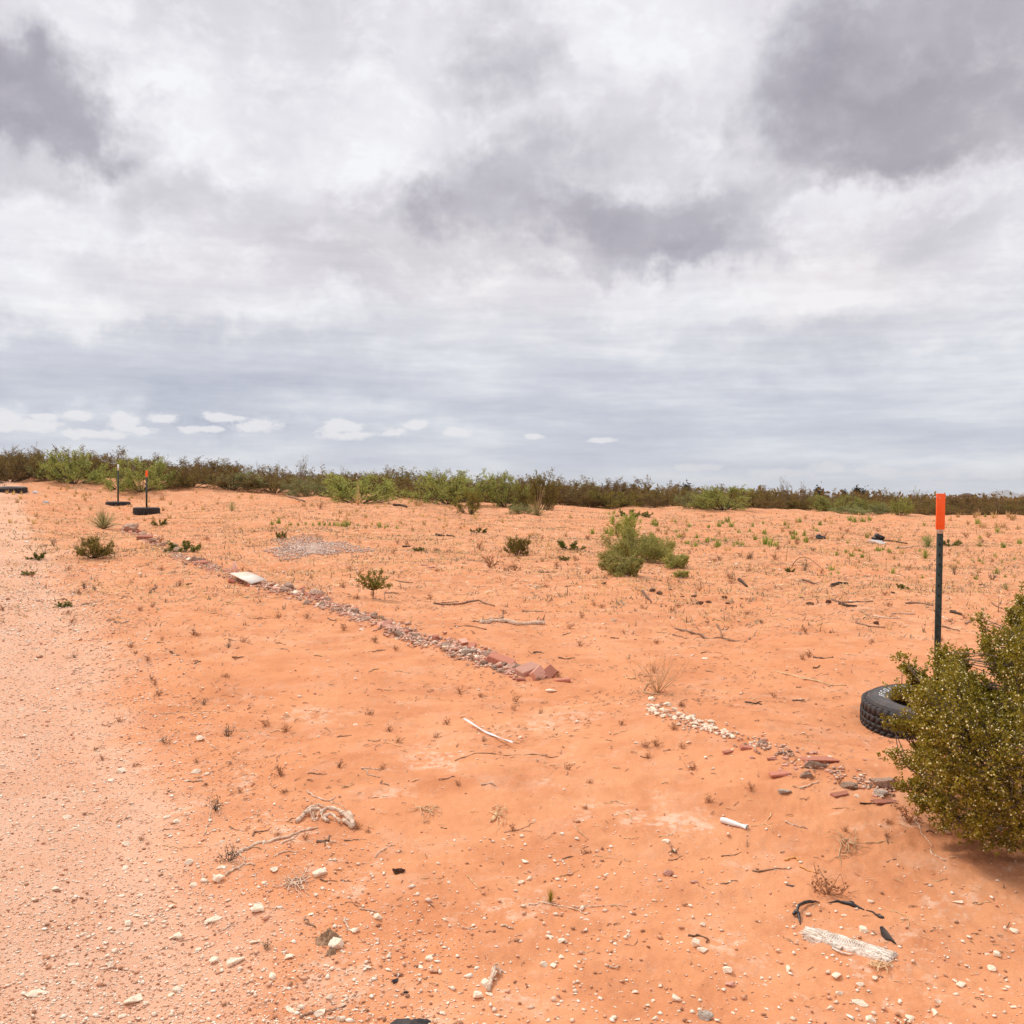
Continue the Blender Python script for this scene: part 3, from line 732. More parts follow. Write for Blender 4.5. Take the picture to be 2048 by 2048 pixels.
# thin white pole left of centre
def pole():
    D = 46.0; x = (643 - 1024) / 2048 * D; z = float(H0(np.array([x]), np.array([D]))[0])
    ht = (yh(643) - 922) / 2048 * D - (z - EYE)
    t = tag(empty('agave_stalk', (x, D, z)), 'thin pale pole-like dead stalk rising above the scrub left of centre', 'stalk')
    b = MB(); b.tube([(0, 0, 0), (.01, 0, ht * .5), (.005, 0, ht * .6), (0, 0, ht)], [.035, .03, .014, .008], 6); b.obj('stalk', M_BLEACH, t)
    b = MB()
    for k, (dx, dz) in enumerate(((.10, .88), (.12, .78), (.09, .66), (-.06, .8))):
        b.tube([(0, 0, ht * (dz - .05)), (dx, .02, ht * dz)], [.008, .006], 4); b.box((dx, .02, ht * dz), (.05, .05, .035))
    b.obj('seed_pods', M_BARK, t)
pole()

# ------------------------------------------------------------------ small creosotes, yuccas, mesquite on the sand
def plant_at(proto, px, py, hpx, wfac=1.0, sink=.0, rz=None):
    x, y = G1(px, py); z = Hs(x, y); h = hpx / 2048 * y
    return use(proto, (x, y, z - sink), rz if rz is not None else random.uniform(0, 6.28), (h * wfac, h * wfac, h))
P_SM = [make_plant('young_creosote', *shrub(300 + i, 1.0, 1.9, 24, 8, 5, 11, .048, .016, .6, .35, tw=.15), M_BARK, M_CREOB) for i in range(3)]
P_SMF = [make_plant('young_creosote', *shrub(310 + i, 1.0, 3.0, 13, 6, 5, 10, .10, .03, .5, .4, tw=.2), M_BARK, leafmat('dark creosote leaves', (.11, .125, .018), (.19, .20, .035), (.28, .27, .06), .35)) for i in range(2)]
for (px, py, h, wf, pr, lb) in [
    (187, 1117, 41, 1.0, P_SM[0], 'bushy young creosote on the sand in front of the left yucca'),
    (1035, 1112, 38, .85, P_SM[1], 'young creosote alone on the sand left of the central green mesquite'),
    (368, 1104, 22, 1.1, P_SMF[0], 'bright green creosote growing out of the rubble row'),
    (74, 1118, 14, 1.0, P_SMF[0], 'small dark green creosote near the left edge, upper one'),
    (55, 1149, 9, 1.4, P_SMF[1], 'tiny flat green creosote near the left edge, below the small dark one'),
    (130, 1212, 12, 1.2, P_SMF[1], 'low spreading green creosote on the left gravel, lowest of three'),
    (1137, 1099, 18, 1.2, P_SMF[0], 'flat dark green creosote just left of the central mesquite'),
    (1128, 1122, 9, 1.0, P_SMF[1], 'tiny dark green sprig below the flat creosote left of the central mesquite'),
    (1258, 1037, 17, 1.0, P_SMF[0], 'dark green creosote behind the top of the central mesquite'),
    (1293, 1035, 11, 1.0, P_SMF[1], 'small dark green creosote to the right behind the central mesquite'),
    (838, 1103, 8, 1.4, P_SMF[1], 'tiny flat green sprig on the sand above and right of the lone small creosote tree'),
    (957, 1066, 10, 1.2, P_SMF[0], 'tiny dark sprig on the littered sand below the forward olive bush'),
    (1579, 1145, 9, 1.0, P_SMF[1], 'small green sprig beside the arching dead bush at right'),
    (1806, 1178, 10, 1.0, P_SMF[0], 'tiny green sprig on the sand left of the big post'),
    (1900, 1092, 14, 1.2, P_SMF[0], 'small dark green creosote just right of the big post, leaning'),
    (563, 1077, 14, .7, P_SMF[1], 'small green plant above the grey gravel heap'),
    (318, 1052, 14, .8, P_SMF[0], 'small green plant below the far orange-tipped post tyre')]:
    tag(plant_at(pr, px, py, h, wf), lb, 'shrub')
# the lone little creosote tree with a single trunk
def lone():
    px, py = 746, 1200; x, y = G1(px, py); z = Hs(x, y); h = 60 / 2048 * y
    rng = np.random.default_rng(77); t = tag(empty('young_creosote', (x, y, z)), 'small fan-shaped creosote on a single thin trunk above the rubble row', 'shrub')
    st = MB(); st.tube([(0, 0, -.02), (.002, 0, .12 * h), (0, 0, .3 * h)], [.006, .005, .005], 6)
    LP = []; LD = []
    for (dx, dz) in ((-.55, .62), (-.42, .78), (-.25, .72), (0, .85), (.3, 1.0), (.2, .7), (.45, .72), (.55, .45), (-.3, .5), (.25, .5), (-.05, .6), (.1, .65), (-.15, .9), (.05, .5), (.4, .55)):
        tip = np.array([dx * h, rng.uniform(-.3, .3) * h, dz * h]); p0 = np.array([0, 0, .28 * h])
        st.tube([p0, (p0 + tip) / 2 + rng.normal(size=3) * .01, tip], [.004, .003, .0015], 4)
        for k in range(9):
            q0 = p0 + (tip - p0) * rng.uniform(.25, 1); q1 = q0 + unit(tip - p0 + rng.normal(size=3) * h * .35) * h * rng.uniform(.06, .16)
            st.tube([q0, q1], [.0015, .001], 3, False)
            u = rng.uniform(0, 1.05, (12, 1)); LP.append(q0 + (q1 - q0) * u + rng.normal(size=(12, 3)) * .008); LD.append(rng.normal(size=(12, 3)) + [0, 0, .4])
    st.obj('stems', M_BARK, t); V, F_ = leaf_quads(np.concatenate(LP), np.concatenate(LD), .018, .011, rng)
    link(bpy.data.objects.new('foliage', npmesh('foliage', V, F_, M_CREOB)), t)
lone()
# central mesquite clump (three plants)
P_MM = make_plant('mesquite_bush', *shrub(401, 1.0, 1.75, 30, 10, 6, 10, .038, .010, 1.3, .55, tw=.17, leafspread=.8), M_BARK, leafmat('fresh mesquite leaves', (.30, .30, .060), (.46, .45, .12), (.62, .58, .22), .45))
tag(plant_at(P_MM, 1268, 1122, 66, 1.32, rz=1.0), 'big feathery green mesquite in the middle distance right of centre', 'bush')
def spire():
    x, y = G1(1264, 1112); z = Hs(x, y)
    pr = make_plant('mesquite_bush', *shrub(402, 1.0, .62, 9, 9, 5, 11, .036, .008, .4, .1, tw=.09), M_BARK, leafmat('spire leaves', (.30, .31, .055), (.46, .46, .11), (.6, .58, .2), .45))
    tag(use(pr, (x - .05, y + .30, z), .3, .72), 'narrow upright mesquite spire rising from the middle of the feathery green clump', 'bush')
spire()
tag(plant_at(P_MM, 1318, 1112, 48, .8, rz=2.5), 'feathery green mesquite joined to the right flank of the big one', 'bush')
P_LOWG = make_plant('low_mesquite', *shrub(403, 1.0, 2.6, 22, 9, 5, 12, .085, .018, .6, .4, tw=.2), M_BARKL, leafmat('yellow green leaves', (.29, .28, .06), (.46, .42, .13), (.66, .56, .26), .4))
tag(plant_at(P_LOWG, 1242, 1150, 38, 1.05), 'low yellow green spreading plant in front of the feathery mesquite', 'shrub')
tag(plant_at(P_LOWG, 1352, 1135, 26, 1.0), 'sparse yellow green plant at the lower right of the feathery mesquite', 'shrub')
tag(plant_at(P_LOWG, 1362, 1156, 14, 1.0), 'tiny yellow green sprig lowest right of the feathery mesquite', 'shrub')

def yucca(seed, n, spread=1.0, mat_=None, w=.03):
    rng = np.random.default_rng(seed)
    el_ = rng.uniform(.12, 1.5, n) ** 1.0; a = rng.uniform(0, 2 * PI, n)
    D = np.stack([np.cos(a) * np.cos(el_) * spread, np.sin(a) * np.cos(el_) * spread, np.sin(el_)], -1)
    V, F_ = blades(np.zeros((n, 3)) + rng.normal(size=(n, 3)) * .03 + [0, 0, .03], D, rng.uniform(.7, 1.05, n), w, .06, rng)
    return V, F_
def yucca_thing(px, py, hpx, n, lb, seed, m_=None, wf=1.0, stalks=0, cat='yucca', name='yucca', w=.03):
    x, y = G1(px, py); z = Hs(x, y); h = hpx / 2048 * y
    t = tag(empty(name, (x, y, z), random.uniform(0, 6), (h * wf, h * wf, h)), lb, cat)
    V, F_ = yucca(seed, n, w=w); link(bpy.data.objects.new('blades', npmesh('blades', V, F_, m_ or M_YUC)), t)
    if stalks:
        rng = np.random.default_rng(seed + 1); b = MB()
        for k in range(stalks):
            a = rng.uniform(0, 6.28); q = rng.uniform(.05, .5)
            b.tube([(0, 0, 0), (math.cos(a) * q * .4, math.sin(a) * q * .4, .7), (math.cos(a) * q, math.sin(a) * q, rng.uniform(1.1, 1.9))], [.014, .011, .006], 4)
        b.obj('dead_stalks', M_STRAW, t)
    return t
yucca_thing(207, 1058, 46, 190, 'spiky pale green yucca below the white-tipped post', 501, wf=1.0, stalks=2)
yucca_thing(464, 1021, 25, 70, 'small pale yucca on the open sand right of the far posts', 502)
yucca_thing(1074, 1032, 34, 120, 'yucca with dry standing stalks in front of the big brown bush', 503, wf=.9, stalks=6)
yucca_thing(1856, 1094, 34, 130, 'tall grassy yucca clump just left of the big post', 504, M_SAGE, .75, 2)
yucca_thing(1850, 1117, 26, 90, 'low green grassy clump in front of the yucca by the big post', 505, M_GRASS, .9)
yucca_thing(716, 1010, 30, 60, 'clump of dead pale stalks in front of the big green mesquite', 506, M_DGRASS, .7, 5, 'dead stalks', 'dead_stalk_clump')
yucca_thing(1958, 1092, 17, 60, 'short green tuft on the sand right of the big post', 507, M_GRASS, 1.0, 0, 'grass tuft', 'grass_tuft')
yucca_thing(1945, 1125, 14, 40, 'small bright tuft right of the big post, left one of two', 508, M_GRASS, 1.0, 0, 'grass tuft', 'grass_tuft')
yucca_thing(1966, 1128, 14, 40, 'small bright tuft right of the big post, right one of two', 509, M_MESQ, 1.0, 0, 'grass tuft', 'grass_tuft')
yucca_thing(2012, 1182, 18, 50, 'sparse green weed near the right edge above the big bush', 510, M_SAGE, 1.2, 0, 'weed', 'weed')
yucca_thing(1101, 1800, 34, 60, 'little upright green-brown sprout on the foreground sand', 511, M_CREO, .45, 0, 'sprout', 'sprout', w=.06)

# grass tufts and dead weeds, one object each
def tuft_mesh(seed, n, m_, wd=.5, w=.03):
    rng = np.random.default_rng(seed)
    P = np.stack([rng.normal(size=n) * wd * .17, rng.normal(size=n) * wd * .17, np.zeros(n)], -1)
    D = unit(np.stack([P[:, 0] * .5, P[:, 1] * .5, np.ones(n)], -1) + rng.normal(size=(n, 3)) * .16)
    V, F_ = blades(P, D, rng.uniform(.4, 1.05, n), w, .05, rng); return npmesh('tuft', V, F_, m_)
def weed_mesh(seed, m_, n=10, wd=1.1, th=1.0):
    rng = np.random.default_rng(seed); b = MB()
    for k in range(n):
        a = rng.uniform(0, 6.28); q = rng.uniform(.1, .55) * wd; z = rng.uniform(.35, 1.0)
        p1 = np.array([math.cos(a) * q, math.sin(a) * q, z]); pm = p1 * .5 + rng.normal(size=3) * .07
        b.tube([(0, 0, 0), pm, p1], [.02 * th, .014 * th, .008 * th], 3, False)
        for j in range(4):
            q0 = pm + (p1 - pm) * rng.uniform(-.5, 1); b.tube([q0, q0 + rng.normal(size=3) * .15 + [0, 0, .05]], [.009 * th, .005 * th], 3, False)
            if th == 1 or j == 0: b.box(q0 + rng.normal(size=3) * .09, rng.uniform(.03, .07, 3) * min(1, th * 1.3))
    return b.mesh('weed', m_)
T_G = [tuft_mesh(600 + i, 26, M_GRASS, .8, .11) for i in range(3)]
T_D = [tuft_mesh(610 + i, 20, M_DGRASS, .9, .10) for i in range(4)]
T_W = [weed_mesh(620 + i, M_GWEED) for i in range(4)]
T_R = [weed_mesh(630 + i, simple('rusty dead weed', (.46, .22, .11), (.30, .14, .07), 50, rnd=.2), 12, 1.4) for i in range(3)]
T_A = [weed_mesh(640, M_STRAW, 34, 1.5, .3)]
def scatter(ms, name, pts, lb, cat, grp):
    px = np.array([p[0] for p in pts], float); py = np.array([p[1] for p in pts], float)
    x, y = G(px, py); z = H(x, y)
    for i, p in enumerate(pts):
        h = p[2] / 2048 * y[i]
        o = put(name, random.choice(ms), None, (x[i], y[i], z[i] - .004), (0, 0, random.uniform(0, 6.28)), (h * random.uniform(.8, 1.2), h * random.uniform(.8, 1.2), h))
        tag(o, lb, cat, grp)
rr = random.Random(4)
gt = [(512 + x * .265, 880 + (y + 20) * .265, h) for x, y, h in ((170, 610, 16), (120, 620, 12), (260, 625, 9), (320, 625, 9), (375, 620, 9), (430, 625, 9), (480, 622, 10), (515, 625, 9), (555, 625, 11), (590, 628, 12), (620, 630, 12), (650, 632, 14), (685, 635, 16), (700, 625, 14), (775, 630, 8), (932, 640, 14), (975, 645, 8), (995, 640, 8), (1062, 650, 9), (190, 725, 13))]
scatter(T_G, 'grass_tuft', gt, 'short fresh green grass tuft in the row below the pale stalks', 'grass tuft', 'green tufts in a row left of centre')
gt = [(1024 + x * .265, 880 + (y + 20) * .265, h) for x, y, h in ((603, 690, 15), (715, 690, 18), (740, 700, 14), (1258, 720, 13), (1330, 765, 12), (1395, 720, 11), (1465, 755, 13), (1520, 740, 10), (1555, 780, 18), (1610, 745, 10), (1670, 780, 10), (1700, 770, 12), (1740, 780, 12), (1900, 690, 14), (1915, 770, 24), (1950, 780, 20), (1990, 785, 16))]
scatter(T_G, 'grass_tuft', gt, 'green weed tuft on the sand right of the feathery mesquite', 'grass tuft', 'green tufts right of the central mesquite')
gt = [(1536 + x * .265, 880 + (y + 20) * .265, h) for x, y, h in ((195, 730, 16), (225, 740, 12), (690, 820, 10), (600, 760, 8), (830, 820, 14), (870, 810, 10), (620, 590, 14), (660, 600, 16), (720, 600, 15), (770, 590, 14), (980, 800, 8), (1600, 900, 10), (1640, 560, 9))]
scatter(T_G, 'grass_tuft', gt, 'green weed tuft around the dumped black rubbish on the right', 'grass tuft', 'green tufts near the black rubbish')
gt = [(rr.uniform(1290, 1640), rr.uniform(1040, 1095), rr.uniform(8, 17)) for _ in range(46)]
scatter(T_G + T_D[:1], 'grass_tuft', gt, 'thin green weed tuft on the sand right of the feathery mesquite', 'grass tuft', 'thin green weeds right of the mesquite')
gt = [(rr.uniform(1660, 2040), rr.uniform(1040, 1160), rr.uniform(8, 16)) for _ in range(40)]
scatter(T_G + T_D[:2], 'grass_tuft', gt, 'thin green weed tuft on the right-hand flat beyond the near tyre', 'grass tuft', 'thin green weeds on the right flat')
pts = []
for i in range(120):
    px = rr.uniform(0, 1000); py = rr.uniform(985, 1062) if px > 420 else rr.uniform(975, 1050); pts.append((px, py, rr.uniform(7, 13)))
scatter(T_D, 'dry_grass_tuft', pts, 'pale straw-coloured grass stubble tuft on the far left slope', 'dry grass', 'dry grass tufts on the left slope')
pts = [(rr.uniform(1000, 2040), rr.uniform(1025, 1130), rr.uniform(7, 14)) for i in range(90)]
scatter(T_D, 'dry_grass_tuft', pts, 'pale straw-coloured grass stubble tuft on the right-hand flat', 'dry grass', 'dry grass tufts on the right flat')
pts = [(rr.uniform(1900, 2045), rr.uniform(1030, 1060), rr.uniform(12, 18)) for i in range(14)]
scatter(T_D, 'dry_grass_tuft', pts, 'taller straw grass tuft at the foot of the scrub right of the orange post top', 'dry grass', 'taller straw tufts at the right')
# explicit grey-brown dead weeds (px, py, height px)
for (px, py, h, wt, lb) in [
    (330, 1490, 20, T_W, 'small grey-brown dead weed on the gravelly edge of the road, left one'), (455, 1472, 28, T_W, 'grey-brown dead weed tuft above the large pale stone'),
    (432, 1618, 36, T_W, 'grey dead weed tuft with a hanging pale root on the left sand'), (458, 1722, 40, T_W, 'dark shaggy dead weed at the end of the long dry branch'),
    (532, 1900, 22, T_W, 'dark dry clump beside the long pale stone at lower left'), (108, 1092, 18, T_W, 'grey dead weed left of the bushy young creosote'),
    (170, 1180, 18, T_W, 'flat grey dead weed on the left gravel'), (190, 1183, 14, T_W, 'smaller flat grey weed beside the left gravel one'), (456, 1298, 15, T_W, 'small grey weed on the sand below the white board'),
    (150, 1310, 14, T_W, 'little brown dead weed on the left gravel by the sand'), (1610, 1142, 26, T_W, 'brown twiggy dead bush under the arching dead branch'),
    (1500, 1118, 18, T_W, 'grey dead weed on the sand right of the yellow green plant'), (1438, 1122, 12, T_W, 'tiny dead weed on the sand right of the yellow green plant'),
    (1985, 1160, 20, T_W, 'grey sprawling weed right of the big post'), (1910, 1150, 20, T_W, 'brown sprawling weed near the big post'),
    (408, 1410, 18, T_W, 'small dead weed near the road edge below the long straw'),
    (1172, 1708, 18, T_R, 'rusty crumpled dry weed on the foreground sand'), (620, 1625, 24, T_R, 'straw-gold tangled weed above the gnarled driftwood'),
    (560, 1557, 26, T_R, 'reddish dry weed with thin stalks left of the centre'), (1315, 1385, 84, T_A, 'airy tangle of dry weed stems on the sand in the centre right'),
    (1655, 1787, 60, T_R, 'thin upright dead weed just above the black strap'), (1820, 1640, 44, T_R, 'dead weed stems beside the big creosote bush'),
    (1350, 1940 - 236, 18, T_W, 'black burnt-looking twig sprout on the sand'), (980, 1135, 34, T_R, 'pale dead weed left of the young creosote in the middle distance'),
    (1030, 1142, 26, T_R, 'low straw weed right below the young creosote'), (640, 1018, 16, T_R, 'dead bush right of the pale stubble'), (835, 1013, 18, T_D, 'pale dry grass clump below the round green mesquite')]:
    x, y = G1(px, py); h_ = h / 2048 * y
    tag(put('dead_weed', rr.choice(wt), None, (x, y, Hs(x, y) - .005), (0, 0, rr.uniform(0, 6)), (h_ * 1.1, h_ * 1.1, h_)), lb, 'dead weed')
pts = []
for i in range(190):
    px = rr.uniform(0, 2048); py = 1060 + (rr.random() ** 1.5) * 620
    if px < 150 and py > 1300: continue
    pts.append((px, py, rr.uniform(8, 15) + (py - 1000) * .01))
scatter(T_R, 'dead_weed', pts, 'little rust-brown crumpled weed scattered on the sand', 'dead weed', 'little rust-brown weeds')

# ------------------------------------------------------------------ the big creosote bush at the right edge
def big_bush():
    rng = np.random.default_rng(900)
    base = np.array([bx_, by_, Hs(bx_, by_)])
    poly = np.array([(1799, 1312), (1830, 1345), (1862, 1345), (1884, 1295), (1905, 1315), (1935, 1308), (1940, 1345), (1957, 1357), (1969, 1385), (1981, 1356), (1975, 1310), (1962, 1279), (1959, 1231), (1985, 1250), (2006, 1262), (2026, 1223), (2048, 1200), (2100, 1165), (2200, 1150), (2300, 1220), (2370, 1350), (2390, 1500), (2340, 1640), (2230, 1740),
                     (2048, 1739), (1975, 1718), (1927, 1705), (1910, 1682), (1859, 1657), (1855, 1630), (1827, 1605), (1836, 1590), (1799, 1571), (1830, 1550), (1788, 1512), (1822, 1480), (1778, 1450), (1812, 1430), (1785, 1379), (1815, 1375)], float)
    def inside(p):
        x, y = p[:, 0], p[:, 1]; r = np.zeros(len(p), bool); n = len(poly)
        for i in range(n):
            x1, y1 = poly[i]; x2, y2 = poly[(i + 1) % n]
            c = ((y1 > y) != (y2 > y)) & (x < (x2 - x1) * (y - y1) / (y2 - y1 + 1e-9) + x1); r ^= c
        return r
    def pdist(p):
        d = np.full(len(p), 1e9); n = len(poly)
        for i in range(n):
            a = poly[i]; b = poly[(i + 1) % n]; ab = b - a; t = np.clip(((p - a) @ ab) / (ab @ ab), 0, 1)
            d = np.minimum(d, np.linalg.norm(p - (a + t[:, None] * ab), axis=1))
        return d
    D0 = by_
    N = 8600
    pp = rng.uniform((1770, 1140), (2400, 1750), (N, 2)); pp = pp[inside(pp)]
    dd = pdist(pp)
    cl = vnoise(pp[:, 0] / 42, pp[:, 1] / 42, 55) + .5 * vnoise(pp[:, 0] / 18, pp[:, 1] / 18, 56)
    keep = ((dd > 22) | ((dd > 9) & (rng.random(len(pp)) < .3))) & ((cl > -.12) | (rng.random(len(pp)) < .22)); pp, dd = pp[keep], dd[keep]
    half = .46 * np.sqrt(np.clip(1 - (1 - np.clip(dd / 190, 0, 1)) ** 2, 0, 1))
    off = np.sign(rng.uniform(-1, 1, len(pp))) * rng.random(len(pp)) ** .45 * half - .02
    dep = D0 + off - .0
    pp[:, 0] += 8; LS = np.clip(dd / 62, .42, 1)
    dr = pdir(pp[:, 0], pp[:, 1]); A = np.stack([dr[:, 0] / dr[:, 1] * dep, dep, EYE + dr[:, 2] / dr[:, 1] * dep], -1)
    # long pointed shoots that make the ragged outline
    sh = []
    for (x0, y0, x1, y1) in [(1860, 1375, 1803, 1318), (1880, 1360, 1884, 1300), (1905, 1370, 1908, 1312), (1925, 1370, 1935, 1312), (1930, 1390, 1957, 1362), (1995, 1330, 1962, 1236), (2000, 1370, 1968, 1285), (2030, 1290, 2028, 1228), (2045, 1260, 2050, 1196), (2075, 1250, 2084, 1170), (1850, 1400, 1792, 1384), (1840, 1455, 1784, 1452), (1855, 1530, 1793, 1516),
                             (1865, 1580, 1804, 1572), (1880, 1610, 1834, 1606), (1915, 1650, 1866, 1654), (1950, 1680, 1930, 1702), (1845, 1385, 1818, 1345), (1990, 1700, 1985, 1722), (2120, 1240, 2140, 1150), (1985, 1400, 1972, 1372)]:
        dq = D0 + rng.uniform(-.14, .10)
        for q in np.linspace(-.3, 1, 19):
            sh.append((x0 + (x1 - x0) * q + rng.normal() * (6 - 4.5 * q), y0 + (y1 - y0) * q + rng.normal() * (6 - 4.5 * q), dq))
    sh = np.array(sh); dr = pdir(sh[:, 0], sh[:, 1]); A = np.concatenate([A, np.stack([dr[:, 0] / dr[:, 1] * sh[:, 2], sh[:, 2], EYE + dr[:, 2] / dr[:, 1] * sh[:, 2]], -1)])
    nsh = len(sh)
    LS = np.concatenate([LS, np.full(nsh, .42)]); gz = H(A[:, 0], A[:, 1]); ok = A[:, 2] > gz + .03; A, LS = A[ok], LS[ok]
    st = MB(); LP = []; LD = []; SPp = []
    # main stems
    stems = []
    for k in range(34):
        tip = A[rng.integers(len(A))]; v = tip - base
        t = np.linspace(0, .93, 9)[:, None]; bow = np.array([v[0], v[1], 0]) * .22 * np.sin(t * PI) - np.array([0, 0, .0])
        P = base + v * t + bow + rng.normal(size=(9, 3)) * .012 * t
        stems.append(P); st.tube(P, np.linspace(.009, .003, 9) * rng.uniform(.7, 1.3), 5, False)
    SP = np.concatenate([s[2:] for s in stems])
    for ia, a in enumerate(A):
        tipz = ia >= len(A) - nsh
        v = a - base; rad = unit(v * np.array([1, 1, .75]))
        dist = np.linalg.norm(SP - a, axis=1) + .4 * np.maximum(0, SP[:, 2] - a[2]); j = dist.argmin()
        if dist[j] > .03 and rng.random() < .55:
            m_ = (SP[j] + a) / 2 + rng.normal(size=3) * .012
            st.tube([SP[j], m_, a], [.003, .0022, .0013], 3, False)
        n_t = rng.integers(3, 6)
        for q in range(n_t):
            d = unit(rad + np.array([0, 0, .35]) + rng.normal(size=3) * .55); L = rng.uniform(.03, .075)
            q0 = a + rng.normal(size=3) * .012; L = L * 1.1 * LS[ia]; q1 = q0 + d * L
            if q % 2: st.tube([q0, q1], [.0012, .0008], 3, False)
            n = 11; u = np.linspace(.05, 1, n)[:, None]
            LP.append(q0 + (q1 - q0) * u + rng.normal(size=(n, 3)) * .0028); LD.append(d * .5 + rng.normal(size=(n, 3)) * .8)
            if rng.random() < .62: SPp.append(q0 + (q1 - q0) * rng.uniform(.4, 1.05, (2, 1)) + rng.normal(size=(2, 3)) * .004)
    LP = np.concatenate(LP); LD = np.concatenate(LD)
    V, F_ = leaf_quads(LP, LD, rng.uniform(.008, .0155, len(LP)), rng.uniform(.005, .008, len(LP)), rng)
    t = tag(empty('creosote_bush', tuple(base)), 'large leafy creosote bush dotted with pale fuzzy seed balls, cut by the right edge', 'bush')
    def loc(o): o.matrix_parent_inverse = Matrix.Translation(-Vector(base)); return o
    loc(st.obj('branches', M_BARKL, t))
    loc(link(bpy.data.objects.new('foliage', npmesh('foliage', V, F_, M_CREO)), t))
    C = np.concatenate(SPp); n = len(C); s_ = rng.uniform(.0019, .0040, n)
    o8 = np.array([[1, 0, 0], [-1, 0, 0], [0, 1, 0], [0, -1, 0], [0, 0, 1], [0, 0, -1.]])
    V = (C[:, None] + o8[None] * s_[:, None, None]).reshape(-1, 3)
    f8 = np.array([[0, 2, 4], [2, 1, 4], [1, 3, 4], [3, 0, 4], [2, 0, 5], [1, 2, 5], [3, 1, 5], [0, 3, 5]])
    loc(link(bpy.data.objects.new('seed_balls', npmesh('seed_balls', V, (np.arange(n)[:, None, None] * 6 + f8[None]).reshape(-1, 3), M_SEED, True)), t))['kind'] = 'stuff'
    print('big bush leaves', len(LP), 'balls', n)
big_bush()

